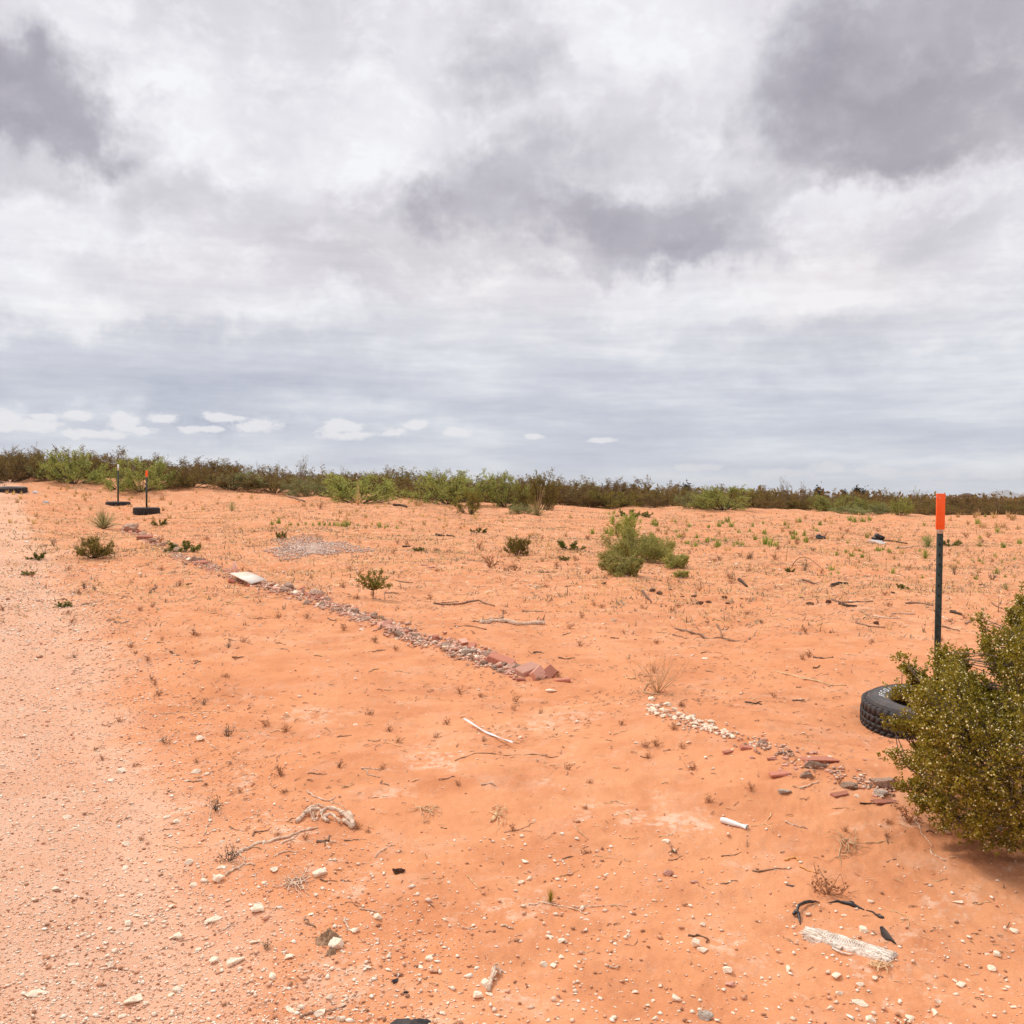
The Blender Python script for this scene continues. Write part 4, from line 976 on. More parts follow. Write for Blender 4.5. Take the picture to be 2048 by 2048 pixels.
# ------------------------------------------------------------------ tyres and T-posts
def tyre(name, loc, rot, Ro=.40, Wd=.265, lettering=False, detail=True):
    t = empty(name, loc); t.rotation_euler = rot
    Ri = Ro * .60; n = 96
    # casing profile (r, z) around, lying flat, z from 0 to Wd
    prof = [(Ri, .045), (Ri + .015, .018), (Ri + .06, .004), (Ro * .82, .0), (Ro * .90, .010), (Ro - .018, .034), (Ro - .009, .07), (Ro - .007, Wd / 2), (Ro - .009, Wd - .07), (Ro - .018, Wd - .034), (Ro * .90, Wd - .010), (Ro * .895, Wd - .004), (Ro * .88, Wd - .004), (Ro * .875, Wd - .008), (Ro * .82, Wd),
            (Ri + .060, Wd - .001), (Ri + .026, Wd - .012), (Ri + .022, Wd - .008), (Ri + .017, Wd - .010), (Ri + .008, Wd - .022), (Ri, Wd - .045), (Ri + .012, Wd - .055), (Ri + .03, Wd - .045), (Ro * .84, Wd - .025), (Ro - .03, Wd / 2), (Ro * .84, .025), (Ri + .03, .04), (Ri + .012, .052)]
    def lathe(pr, closed):
        m_ = len(pr); a = np.arange(n) * 2 * PI / n; pr = np.array(pr)
        V = np.stack([np.cos(a)[:, None] * pr[None, :, 0], np.sin(a)[:, None] * pr[None, :, 0], np.broadcast_to(pr[None, :, 1], (n, m_))], -1).reshape(-1, 3)
        i, j = np.meshgrid(np.arange(n), np.arange(m_ if closed else m_ - 1), indexing='ij'); i2 = (i + 1) % n; j2 = (j + 1) % m_
        return V, np.stack([i * m_ + j, i2 * m_ + j, i2 * m_ + j2, i * m_ + j2], -1).reshape(-1, 4)
    b = MB(); b.add(*lathe(prof, True)); b.obj('casing', M_WALL_SHADED, t, True)
    b = MB(); K = 54 if detail else 30
    def blk(a0, a1, z0, z1, r0, r1, sk=0.0, taper=.002):
        V = []
        for (r_, tp) in ((r0, 0), (r1, taper)):
            for (a_, z_) in ((a0 + tp / Ro, z0 + tp), (a1 - tp / Ro, z0 + tp), (a1 - tp / Ro + sk, z1 - tp), (a0 + tp / Ro + sk, z1 - tp)):
                V.append((math.cos(a_) * r_, math.sin(a_) * r_, z_))
        b.add(V, np.array([[3, 2, 1, 0], [4, 5, 6, 7], [0, 1, 5, 4], [1, 2, 6, 5], [2, 3, 7, 6], [3, 0, 4, 7]]))
    st_ = 2 * PI / K
    for k in range(K):
        a = k * st_; r0 = Ro - .022; r1 = Ro
        for side in (0, 1):
            f = (lambda z: z) if side == 0 else (lambda z: Wd - z)
            def bb(a0, a1, z0, z1, ra, rb, sk):
                z0, z1 = f(z0), f(z1)
                if z0 > z1: z0, z1 = z1, z0; a0, a1, sk = a0 + sk, a1 + sk, -sk
                blk(a0, a1, z0, z1, ra, rb, sk)
            o = 0 if side == 0 else st_ * .5
            # shoulder block, hooked lug, inner lug
            bb(a + o, a + o + st_ * .78, .022, .066, r0 - .006, r1 - .006, st_ * .10)
            bb(a + o + st_ * .30, a + o + st_ * 1.0, .069, .100, r0, r1, -st_ * .35)
            bb(a + o - st_ * .05, a + o + st_ * .22, .064, .100, r0, r1 - .001, st_ * .30)
            bb(a + o + st_ * .1, a + o + st_ * .88, .103, .126, r0, r1, st_ * .40)
    b.obj('tread', M_RUBBER, t)
    if lettering:
        cu = bpy.data.curves.new('lettering', 'FONT'); cu.body = 'BFGOODRICH'; cu.size = 1.0; cu.extrude = .02; cu.offset = .012; cu.space_character = 1.75
        to = bpy.data.objects.new('tmp', cu); COL.objects.link(to); bpy.context.view_layer.update()
        me = bpy.data.meshes.new_from_object(to.evaluated_get(bpy.context.evaluated_depsgraph_get())); bpy.data.objects.remove(to)
        n_ = len(me.vertices); co = np.zeros(n_ * 3); me.vertices.foreach_get('co', co); co = co.reshape(-1, 3)
        hgt = .029; rb = Ri + .036; sc_ = hgt / .72
        # letters run clockwise seen from above, tops outward
        a0 = R(167) - rot[2]
        ang = a0 - co[:, 0] * sc_ * 1.15 / (rb + hgt / 2); rad = rb + co[:, 1] * sc_
        zt = np.interp(rad, [Ri + .026, Ri + .060, Ro * .82, Ro * .875], [Wd - .012, Wd - .001, Wd, Wd - .008])
        co = np.stack([np.cos(ang) * rad, np.sin(ang) * rad, zt + .0005 + co[:, 2] / .02 * .0008], -1)
        me.vertices.foreach_set('co', co.ravel()); me.update(); me.materials.append(M_WHITEP)
        link(bpy.data.objects.new('lettering', me), t)
        b = MB()   # visible edge of the second white mark nearer the camera
        for q in (0, 1, 2):
            a_ = R(232 + q * 3.2) - rot[2]
            for s_ in (0, .010):
                r_ = rb + .020 + s_; b.box((math.cos(a_) * r_, math.sin(a_) * r_, Wd - .0035), (.016, .009, .002))
        b.obj('sidewall_mark', M_WHITEP, t)
    return t
tx, ty = TIRE; tz = Hs(tx, ty)
tz0 = EYE - (1480 - 1000) / 2048 * (ty - .36)
t1 = tag(tyre('tyre', (tx, ty, .048), (R(3.0), R(-.5), 0), .395, .255, True), 'black all-terrain tyre with white raised letters lying around the near post', 'tyre')

def t_post(px, base_xy, base_z, top_py, lean, sleeve, label, h0=None):
    x, y = base_xy
    d = pdir(px, top_py); ztop = EYE + d[2] / d[1] * y
    h = ztop - base_z
    t = tag(empty('t_post', (x, y, base_z)), label, 'post'); t.rotation_euler = (0, lean, R(3))
    def tee(z0, z1, e=0.0):
        b = MB(); b.box((0, 0, (z0 + z1) / 2), (.034 + e, .005 + e, z1 - z0)); b.box((0, .0175 + e / 2, (z0 + z1) / 2), (.005 + e, .030, z1 - z0)); return b
    sl = .19
    tee(-.25, h - sl - .022).obj('steel_post', M_POST, t)
    b = MB(); z = .06
    while z < h - sl - .05:
        V = []; k = 8
        for (r_, yy) in ((.0062, -.0028), (.0050, -.0085), (.0025, -.0100)):
            for q in range(k): V.append((math.cos(q * 2 * PI / k) * r_, yy, z + math.sin(q * 2 * PI / k) * r_ * 1.5))
        V.append((0, -.0102, z)); Fq = []
        for lv in range(2):
            for q in range(k): Fq.append((lv * k + q, lv * k + (q + 1) % k, (lv + 1) * k + (q + 1) % k, (lv + 1) * k + q))
        b.add(V, [np.array(Fq), np.array([(2 * k + q, 2 * k + (q + 1) % k, 3 * k) for q in range(k)])]); z += .054
    b.obj('studs', M_POST, t, True)['kind'] = 'stuff'
    if sleeve:
        tee(h - sl - .022, h - sl + .03, .001).obj('white_band', M_WPAINT, t)
        b = MB(); zc = h - sl / 2
        b.box((0, -.002, zc), (.046, .010, sl)); b.box((0, .021, zc), (.014, .036, sl - .002)); o = b.obj('orange_sleeve', M_ORANGE, t)
        bv = o.modifiers.new('bevel', 'BEVEL'); bv.width = .0022; bv.segments = 2
        b = MB(); b.tube([(-.012, -.0072, h - .022), (-.012, -.0085, h - .022)], .0032, 10); b.obj('rivet', M_WPAINT, t)
    else:
        tee(h - sl - .022, h, .001).obj('white_tip', M_WPLAS, t)
    return t
t_post(1880, (tx - .005, ty + .02), tz0 + .02, 987, R(.35), True, 'near dark green steel post with a bright orange sleeve, standing in the lettered tyre')
# far posts with tyres
def far_post(px, basepy, top, sleeve, lb, tlb, dep, tw_):
    x = (px - 1024) / 2048 * dep; z = EYE + float(pdir(px, basepy)[2] / pdir(px, basepy)[1]) * dep
    g = float(H0(np.array([x]), np.array([dep]))[0])
    zz_ = g
    t_post(px, (x, dep), zz_, top, 0, sleeve, lb).scale = (1.6, 1.6, 1)
    return x, dep, zz_
fx, fy, fz = far_post(236, 1007, 929, False, 'far dark post with a white tip in the left distance', None, 35.0, 46)
tag(tyre('tyre', (fx, fy, fz - .12), (0, 0, .4), .41, .24, False, False), 'half-sunk black tyre around the far white-tipped post', 'tyre')
fx, fy, fz = far_post(293, 1028, 941, True, 'far dark post with an orange sleeve in the left distance', None, 32.0, 50)
tag(tyre('tyre', (fx, fy, fz - .03), (0, 0, .8), .41, .24, False, False), 'black tyre around the far orange-tipped post', 'tyre')
x, y = 36.0 * (18 - 1024) / 2048, 36.0; tag(tyre('tyre', (x, y, float(H0(np.array([x]), np.array([y]))[0]) - .10), (R(3), 0, 0), .60, .26, False, False), 'wide dark tyre half buried at the far left edge', 'tyre')
x, y = G1(78, 955); tag(tyre('tyre', (x, y, Hs(x, y) + .02), (R(12), R(18), 0), .36, .22, False, False), 'dumped dark tyre on the dune crest between the left bushes', 'tyre')

# ------------------------------------------------------------------ rocks
def hull_rock(seed, n=13, ax=(1, .8, .6), mat_=None, rough=0.0, sub=0, bev=.03):
    rng = np.random.default_rng(seed); P = unit(rng.normal(size=(n, 3))) * .5 * rng.uniform(.85, 1.05, (n, 1)) * np.array(ax)
    bm = bmesh.new()
    for p in P: bm.verts.new(p)
    r = bmesh.ops.convex_hull(bm, input=bm.verts)
    bmesh.ops.delete(bm, geom=[g for g in r['geom_interior'] if isinstance(g, bmesh.types.BMVert)], context='VERTS')
    bmesh.ops.bevel(bm, geom=bm.edges[:], offset=bev, segments=1, affect='EDGES', clamp_overlap=True)
    if sub:
        bmesh.ops.triangulate(bm, faces=bm.faces[:])
        bmesh.ops.subdivide_edges(bm, edges=bm.edges[:], cuts=sub, use_grid_fill=True)
        bm.normal_update(); co = np.array([v.co[:] for v in bm.verts])
        q = vnoise(co[:, 0] * 7 + co[:, 2] * 3, co[:, 1] * 7 - co[:, 2] * 4, seed) + .5 * vnoise(co[:, 0] * 16 + co[:, 2] * 9, co[:, 1] * 16 + co[:, 2] * 7, seed + 1)
        for v_, d in zip(bm.verts, q): v_.co += v_.normal * float(d) * rough
    me = bpy.data.meshes.new('rock'); bm.to_mesh(me); bm.free()
    if mat_: me.materials.append(mat_)
    return me
def brick_mesh(seed, mat_, ax=(1, .5, .25)):
    rng = np.random.default_rng(seed); bm = bmesh.new(); bmesh.ops.create_cube(bm, size=1)
    for v_ in bm.verts:
        v_.co = Vector((v_.co.x * ax[0], v_.co.y * ax[1], v_.co.z * ax[2]))
        if v_.co.x > 0: v_.co.x += rng.uniform(-.3, .05) * ax[0]
        v_.co += Vector(rng.normal(size=3) * .035)
    bmesh.ops.bevel(bm, geom=bm.edges[:], offset=.03, segments=1, affect='EDGES')
    me = bpy.data.meshes.new('brick'); bm.to_mesh(me); bm.free(); me.materials.append(mat_); return me
R_PALE = [hull_rock(700 + i, 11 + i % 4, (1, .75 + .02 * i, .5 + .03 * (i % 4)), M_PALE, .03, 1) for i in range(10)]
R_FLAT = [hull_rock(720 + i, 12, (1, .6, .26), M_PALE, .03, 1) for i in range(5)]
R_GREY = [hull_rock(740 + i, 15, (1, .85, .65), M_GREY, .07, 2) for i in range(6)]
R_BRK = [brick_mesh(760 + i, M_BRICK) for i in range(5)]
R_PNK = [brick_mesh(770 + i, M_PINK, (1, .7, .3)) for i in range(5)] + [hull_rock(780 + i, 12, (1, .7, .45), M_PINK, .05, 1) for i in range(3)]
R_DRK = [hull_rock(790 + i, 10, (1, .7, .4), M_DARK) for i in range(2)]
R_GPALE = [hull_rock(730 + i, 14, (1, .8, .6), simple('grey white rock', (.74, .62, .52), (.48, .38, .31), 24, .9, .8, rnd=.1), .06, 2) for i in range(2)]
def rock(ms, px, py, wpx, label, name='stone', cat='stone', group=None, rz=None, tilt=0.1, sink=.28, az_=1.0, xy=None, asp=None):
    x, y = xy if xy else G1(px, py); s = wpx / 2048 * y * 1.2
    me = rr.choice(ms) if isinstance(ms, list) else ms
    zmin = min(v_.co.z for v_ in me.vertices) if 'zmin' not in me else me['zmin']
    me['zmin'] = zmin
    sc = (s, s * (asp or 1), s * az_)
    o = put(name, me, None, (x, y, Hs(x, y) - zmin * s * az_ * (1 - 2 * sink)), (rr.uniform(-tilt, tilt), rr.uniform(-tilt, tilt), rz if rz is not None else rr.uniform(0, 6.28)), sc)
    return tag(o, label, cat, group)
def clear_props():
    for m_ in bpy.data.meshes:
        if 'zmin' in m_: del m_['zmin']
# named foreground stones  (px, py, width, meshes, label)
for (px, py, wpx, ms, lb, rz, az_) in [
    (75, 1985, 46, R_FLAT[0], 'flat whitish stone embedded in the gravel road at the bottom left', 0.1, .8), (268, 1988, 48, R_FLAT[1], 'long pinkish stone embedded in the road near the bottom left', .9, 1.2),
    (475, 1915, 50, R_FLAT[2], 'long angular pale stone on the sand beside the dark dry clump', .9, 1.4), (393, 1540, 28, R_PALE[0], 'pale stone alone where the road gravel meets the sand', .6, 1.0),
    (378, 1722, 20, R_PALE[1], 'half-red pale stone at the sand edge left of the shaggy weed', 1.3, 1.1), (388, 1765, 20, R_PALE[2], 'pale pitted stone by the road edge, lower of a pair', .6, 1), (409, 1756, 20, R_PALE[3], 'pale pitted stone by the road edge, upper of a pair', .2, 1),
    (637, 1750, 31, R_PALE[4], 'big angular pale stone right of the dry root tangle', .3, 1.3), (547, 1745, 26, R_FLAT[3], 'jagged pale flat stone left of the dry root tangle', 1.2, 1.0),
    (514, 1812, 28, R_PALE[5], 'rounded pale boulder touching another, upper one', .6, 1), (515, 1824, 30, R_PALE[6], 'rounded pale boulder touching another, lower one', .1, .9), (427, 1836, 36, R_FLAT[4], 'long white sliver of stone by the road edge', .5, .8),
    (671, 1903, 34, R_PALE[7], 'pale triangular stone held in the brown cloth scrap', .5, 1.3), (580, 1918, 21, R_PALE[8], 'squarish pale stone on the sand right of the dark clump', .1, 1.1), (548, 1950, 22, R_PALE[9], 'pointed pale stone below the squarish one', 1.0, 1.1),
    (660, 1990, 20, R_PALE[0], 'pale round stone near the bottom edge, right of a twig', .4, 1), (641, 2020, 24, R_PALE[1], 'pale round stone at the end of the thin curved twig', .6, 1.1), (682, 2028, 24, R_PALE[3], 'pale angular stone near the bottom edge beside the round one', 1.3, 1.2),
    (955, 1992, 24, R_PALE[6], 'rounded pale stone right of the frayed bleached root', .2, 1.1), (1088, 1932, 18, R_PALE[2], 'round pinkish stone touching its twin, left one', .2, 1.2), (1106, 1934, 16, R_PALE[4], 'round pinkish stone touching its twin, right one', .9, 1.2),
    (1123, 1893, 19, R_PALE[8], 'rounded pale stone on open sand above the touching twins', .7, 1), (1255, 1868, 14, R_PALE[5], 'small rounded stone on the sand above the right pebbles', 1.4, 1),
    (1335, 1745, 24, R_PNK[6], 'rough pinkish round stone on the smooth sand', .2, 1.5), (1390, 1762, 18, R_PNK[7], 'low pinkish stone right of the rough round one', .2, 1.0),
    (1391, 1902, 20, R_PALE[7], 'small upright pale block of stone on the foreground sand', 1.5, 1.6), (1410, 2038, 34, R_GPALE[0], 'grey whitish lump of rock at the bottom edge', .3, 1.1),
    (1459, 1970, 24, R_PNK[5], 'rough pink crumbly stone near the lower middle', .4, 1.3), (1720, 1998, 34, R_FLAT[0], 'long pale slanting flake of stone near the bottom right', -.9, .8), (1742, 2036, 26, R_PALE[2], 'pale stone at the bottom edge below the slanting flake', .5, 1.1),
    (1659, 2012, 18, R_PALE[5], 'pale stone left of the slanting flake', 1.2, 1), (1917, 1806, 26, R_FLAT[1], 'smooth flat pale stone on pale sand below the big bush', 0, .9), (2030, 1856, 20, R_PALE[9], 'pale pointed stone near the right edge', .8, 1),
    (1741, 1804, 16, R_PALE[3], 'tan stone right above the black strap', .4, 1), (1106, 1384, 30, R_FLAT[2], 'whitish flat stone just below the end of the rubble row', 0.1, .9), (1409, 1320, 18, R_FLAT[3], 'small white flat stone alone on the right-hand sand', 0, .8),
    (791, 1967, 17, R_DRK[0], 'dark purplish chip of stone near the lower middle', 1.0, 1.6), (812, 1983, 14, R_DRK[1], 'dark stone with a pale top near the lower middle', .3, 1.2), (1581, 1770, 16, R_DRK[0], 'flat dark slate chip above the black strap', 0, .5),
    (1043, 1767, 14, R_PALE[1], 'small grey-white pebble on clean sand, centre', 0, 1), (635, 1212, 12, R_FLAT[4], 'white wedge-shaped stone at the foot of the rubble row', .4, 1.4), (724, 1264, 13, R_PALE[0], 'white stone left just below the rubble row', 0, 1)]:
    rock(ms, px, py, wpx, lb, rz=rz, az_=az_, tilt=.06)
# second row: heap of white stones, then scattered rubble up to the bush
pl2 = [(1295, 1418), (1340, 1438), (1390, 1450), (1462, 1478)]
for i in range(64):
    f = rr.random(); px = 1295 + f * 170; py = 1418 + f * 56 + rr.gauss(0, 9)
    rock(R_PALE, px, py, rr.uniform(8, 17), 'small whitish stone of the pale heap in line with the near tyre', group='whitish stones of the pale heap', sink=.1)
for i in range(60):
    f = rr.random() ** .8; px = 1460 + f * 330; py = 1476 + f * 108 + rr.gauss(0, 13)
    rock(R_PNK + R_GREY[:2] + R_PALE[:3], px, py, rr.uniform(6, 14), 'small pinkish fragment between the pale heap and the big bush', 'rubble_fragment', 'rubble', 'small fragments between the pale heap and the bush')
for (px, py, wpx, ms, nm, lb, rz, az_, asp) in [
    (1457, 1508, 22, R_BRK[0], 'brick_fragment', 'dull red brick piece at the end of the pale heap', .7, .7, 1), (1492, 1503, 20, R_BRK[1], 'brick_fragment', 'dark red brick chip amid pinkish rubble', .1, 1.2, 1), (1524, 1494, 24, R_GREY[0], 'concrete_chunk', 'pinkish crumbly chunk midway along the right rubble', .2, 1, 1),
    (1545, 1523, 18, R_BRK[2], 'brick_fragment', 'small dark brick edge buried in sand', 0, .6, 1), (1563, 1512, 20, R_GREY[1], 'concrete_chunk', 'pebbly grey-pink chunk left of the flat slabs', 0, .7, 1), (1562, 1550, 38, R_BRK[3], 'brick', 'rectangular orange-red brick nearly buried in the sand', .05, .5, 1),
    (1640, 1520, 56, R_BRK[4], 'stone_slab', 'mauve flat slab lying on rubble left of the big bush', .15, .4, 1), (1630, 1536, 44, R_GREY[2], 'concrete_chunk', 'speckled pale oblong chunk under the mauve slab', .05, .6, .6), (1612, 1555, 28, R_GREY[3], 'concrete_chunk', 'speckled pale chunk below the oblong one', 0, .7, 1),
    (1571, 1590, 26, R_GPALE[1], 'concrete_chunk', 'pale grey stone on sand below the buried brick', -.3, .8, 1), (1700, 1575, 38, R_GREY[4], 'concrete_chunk', 'low mauve-grey crust of rubble left of the grey boulder', 0, .5, 1), (1682, 1592, 34, R_BRK[0], 'stone_slab', 'tilted mauve slab half buried left of the grey boulder', .3, .4, 1),
    (1768, 1574, 56, R_GREY[5], 'concrete_chunk', 'big dark grey rough lump near the big bush', -.5, .8, .7), (1760, 1592, 30, R_GPALE[0], 'concrete_chunk', 'pale grey knob leaning on the big dark grey lump', 0, 1, 1), (1772, 1602, 40, R_BRK[1], 'brick_fragment', 'dark red slab under the grey lump', .1, .3, 1),
    (1714, 1596, 12, R_PALE[2], 'stone', 'small white pebble left of the grey lump', 0, 1, 1), (1790, 1564, 22, R_BRK[2], 'brick_fragment', 'dark brick corner sticking up behind the grey lump', .2, 1, 1), (1378, 1486, 13, R_FLAT[2], 'stone', 'white chip just below the pale heap', .3, 1, 1)]:
    rock(ms, px, py, wpx, lb, nm, {'brick': 'brick', 'brick_fragment': 'brick', 'stone': 'stone'}.get(nm, 'rubble'), rz=rz, az_=az_, asp=asp, tilt=.12)
# long rubble row
ROW = [(245, 1062), (275, 1066), (300, 1080), (330, 1100), (352, 1112), (388, 1122), (420, 1132), (445, 1146), (470, 1158), (530, 1172), (570, 1182), (600, 1190), (632, 1202), (680, 1216), (720, 1236), (765, 1254), (800, 1265), (845, 1282), (880, 1292), (925, 1305), (960, 1316), (1000, 1330), (1040, 1345)]
rp = np.array(ROW, float); seglen = np.concatenate([[0], np.cumsum(np.linalg.norm(np.diff(rp, axis=0), axis=1))])
def rowpt(f):
    s = f * seglen[-1]; return np.interp(s, seglen, rp[:, 0]), np.interp(s, seglen, rp[:, 1])
for i in range(235):
    f = rr.random(); px, py = rowpt(f); py += rr.gauss(0, 5 + f * 5); px += rr.gauss(0, 5); w_ = (5 + 8 * rr.random() ** 2) * (1 + .6 * f)
    k = rr.random()
    ms, nm, lb, gp = (R_GREY, 'concrete_chunk', 'grey crumbly concrete lump', 'grey lumps') if k < .30 else ((R_PNK, 'rubble_fragment', 'dusty pink rubble piece', 'pink pieces') if k < .68 else ((R_BRK, 'brick_fragment', 'dull red brick fragment', 'brick fragments') if k < .90 else (R_PALE, 'stone', 'pale stone', 'pale stones')))
    part = 'left of the white board' if px < 480 else ('right of the white board' if px < 745 else 'right of the lone creosote')
    rock(ms, px, py, w_, lb + ' in the long rubble row, ' + part, nm, {'brick_fragment': 'brick', 'stone': 'stone'}.get(nm, 'rubble'), gp + ' of the rubble row ' + part, sink=.26, tilt=.35, az_=rr.uniform(.7, 1.2))
for i in range(34):
    px, py = rowpt(rr.random()); k = rr.random(); part = 'left half' if px < 640 else 'right half'
    ms, nm, lb, gp = (R_GREY, 'concrete_chunk', 'larger rough grey-brown chunk', 'larger grey chunks') if k < .6 else (R_PNK + R_BRK, 'brick_fragment', 'larger dusty red slab piece', 'larger red pieces')
    rock(ms, px + rr.gauss(0, 6), py + rr.gauss(0, 5), rr.uniform(13, 22) * (.8 + .5 * (px / 1000)), lb + ' sticking out of the %s of the rubble row' % part, nm, 'rubble' if nm[0] == 'c' else 'brick', gp + ' in the ' + part + ' of the rubble row', sink=.2, tilt=.4)
def slab(px, py, Lp, Wp, Tp, rx, ry, rz, lift, m_, nm, lb, cat, seed):
    x, y = G1(px, py); k = y / 2048; me = brick_mesh(seed, m_, (1, Wp / Lp, Tp / Lp)); s_ = Lp * k
    o = put(nm, me, None, (x, y, Hs(x, y) + lift * k), (R(rx), R(ry), R(rz)), s_); tag(o, lb, cat)
slab(1005, 1326, 62, 34, 14, 8, 14, -22, 2, M_BRICK, 'brick', 'long mauve-red brick half buried at the end of the row', 'brick', 901)
slab(1056, 1350, 48, 28, 13, 14, -12, 34, 9, M_PINK, 'stone_slab', 'big pink slab tilted on others at the end of the row', 'rubble', 902)
slab(1078, 1360, 36, 24, 10, 62, -20, 58, 8, M_PINK, 'stone_slab', 'pale red slab standing on edge at the end of the row', 'rubble', 903)
slab(1100, 1354, 40, 24, 14, 34, -30, 42, 9, M_BRICK, 'brick', 'bright brick-red slab, rightmost of the end stack', 'brick', 904)
slab(1128, 1366, 34, 12, 6, 5, -6, 4, 3, M_BRICK, 'brick_fragment', 'thin red shard right of the end stack', 'brick', 905)
for (px, py, wpx, ms, nm, lb, rz, az_, asp) in [
    (632, 1192, 34, R_GREY[0], 'concrete_chunk', 'largest dark grey boulder in the rubble row, mid-way along', 0, .9, 1), (645, 1198, 30, R_BRK[1], 'brick_fragment', 'thin dark slab leaning at the largest grey boulder', .5, .2, 1), (876, 1282, 20, R_BRK[3], 'brick_fragment', 'rounded mauve brick on top of the rubble row', .8, 1.2, 1),
    (940, 1308, 30, R_GPALE[1], 'concrete_chunk', 'pale knobbly rock near the right end of the rubble row', 0, 1, 1), (975, 1313, 34, R_GREY[2], 'concrete_chunk', 'low grey rough lump next to the pale knobbly rock', 0, .6, .7), 
    (1010, 1340, 28, R_BRK[4], 'brick_fragment', 'thin red slab edge below the long mauve brick', .3, .4, 1), (1034, 1342, 24, R_GREY[3], 'concrete_chunk', 'dark grey pitted lump beside the stacked slabs', 0, .9, 1), 
     (1043, 1362, 16, R_BRK[1], 'brick_fragment', 'small red chip in front of the end stack', 0, 1, 1),
     (401, 1128, 26, R_BRK[2], 'brick_fragment', 'dark hollow brick piece in the row left of the white board', 0, .8, 1), (292, 1078, 26, R_BRK[4], 'brick_fragment', 'red brick chunk near the far end of the rubble row', 0, 1, 1),
    (262, 1064, 40, R_GREY[4], 'concrete_chunk', 'grey mound of rubble at the far end of the row', 0, .7, 1), (862, 1136, 14, R_PNK[1], 'rubble_fragment', 'small pink slab lying on open sand beyond the lone creosote', 0, .5, 1), (850, 1130, 11, R_PNK[2], 'rubble_fragment', 'smaller pink slab beside the pink one on open sand', 0, .5, 1), (864, 1120, 12, R_GREY[0], 'rubble_fragment', 'little grey piece above the pink slabs on open sand', 0, .6, 1)]:
    rock(ms, px, py, wpx, lb, nm, {'brick': 'brick', 'brick_fragment': 'brick'}.get(nm, 'rubble'), rz=rz, az_=az_, asp=asp, tilt=.15, sink=.12)
# loose foreground stones
n_ = 0
for i in range(1500):
    px = rr.uniform(0, 2048); py = 1380 + 668 * rr.random() ** .75
    x, y = G1(px, py); e = (.6 - .5 * y) - x
    prob = .30 if e > .3 else (.9 if -.45 < e <= .3 else .10)
    if py > 1830: prob = max(prob, .6)
    if px > 1230 and py < 1800: prob = .03
    if rr.random() > prob or n_ >= 250: continue
    n_ += 1
    w_ = 7 + 16 * rr.random() ** 2.4
    if py > 1800: w_ *= 1.05
    where = ('in the left road gravel', 'left road') if e > .3 else (('on the border of road and sand', 'road edge') if e > -.45 else ('on the open foreground sand', 'open sand'))
    size = ('larger', 'larger') if w_ > 12 else ('small', 'small')
    rock(R_PALE + R_FLAT if e < .3 else R_FLAT + R_PALE[:3], px, py, w_, size[0] + ' pale stone lying loose ' + where[0], group=size[1] + ' loose pale stones, ' + where[1], sink=.2 if e < .3 else .33, xy=(x, y))

# gravel: uncountable small pebbles as merged meshes
def gravel(name, x, y, s, matr, lab, flat=.6, sink=.25, seed=1):
    rng = np.random.default_rng(seed); n = len(x); z = H(x, y)
    v6 = np.array([[1, 0, 0], [-.9, .1, 0], [.1, .9, 0], [0, -1, .1], [.1, 0, 1], [0, .1, -1], [.6, .6, .5], [-.5, -.6, .45]])
    bm = bmesh.new(); [bm.verts.new(v_) for v_ in v6]; bmesh.ops.convex_hull(bm, input=bm.verts); bm.verts.index_update()
    base = np.array([v_.co[:] for v_ in bm.verts]); fc = np.array([[v_.index for v_ in f.verts] for f in bm.faces if len(f.verts) == 3]); bm.free()
    nb = len(base); V = np.repeat(base[None], n, 0) * (1 + .22 * rng.normal(size=(n, nb, 1)))
    V *= np.stack([rng.uniform(.7, 1.5, n), rng.uniform(.6, 1, n), flat * rng.uniform(.6, 1.2, n)], -1)[:, None]
    a = rng.uniform(0, 6.28, n); c, s2 = np.cos(a)[:, None], np.sin(a)[:, None]
    Vx = V[..., 0] * c - V[..., 1] * s2; Vy = V[..., 0] * s2 + V[..., 1] * c
    V = np.stack([Vx, Vy, V[..., 2]], -1) * (s / 2)[:, None, None]
    V += np.stack([x, y, z + s * .5 * flat * (1 - 2 * sink)], -1)[:, None]
    F_ = (np.arange(n)[:, None, None] * nb + fc[None]).reshape(-1, 3)
    tag(link(bpy.data.objects.new(name, npmesh(name, V.reshape(-1, 3), F_, matr))), lab, 'gravel', kind='stuff')
def polar(n, r0, r1, a0, a1, rng):
    r = np.exp(rng.uniform(math.log(r0), math.log(r1), n)); a = rng.uniform(a0, a1, n); return r * np.sin(a), r * np.cos(a)
def pebmat(name, cols):
    def b(t):
        r_ = t.n('ShaderNodeNewGeometry').outputs['Random Per Island']; cr = t.n('ShaderNodeValToRGB', ins={0: r_}); cr.color_ramp.interpolation = 'CONSTANT'
        ramp(cr, [(i / len(cols), (*c, 1)) for i, c in enumerate(cols)])
        p = t.n('ShaderNodeBsdfPrincipled', ins={'Base Color': cr.outputs[0], 'Roughness': .9}); p.inputs['Specular IOR Level'].default_value = .15; return p
    return mat(name, b)
M_PEB = pebmat('mixed pebbles', [(.92, .78, .63), (.82, .60, .45), (.88, .70, .54), (.70, .40, .26), (.94, .84, .70), (.62, .32, .19), (.84, .62, .46), (.40, .20, .12)])
M_PEBG = pebmat('grey rubble grit', [(.72, .50, .38), (.54, .34, .25), (.80, .62, .48), (.62, .32, .22), (.74, .45, .32), (.40, .25, .18), (.66, .36, .25)])
g_ = np.random.default_rng(12)
x, y = polar(150000, 2.3, 15, -.78, -.02, g_); e = (.6 - .5 * y) - x
k = e > -.35 + .3 * g_.normal(size=len(e)); x, y = x[k], y[k]
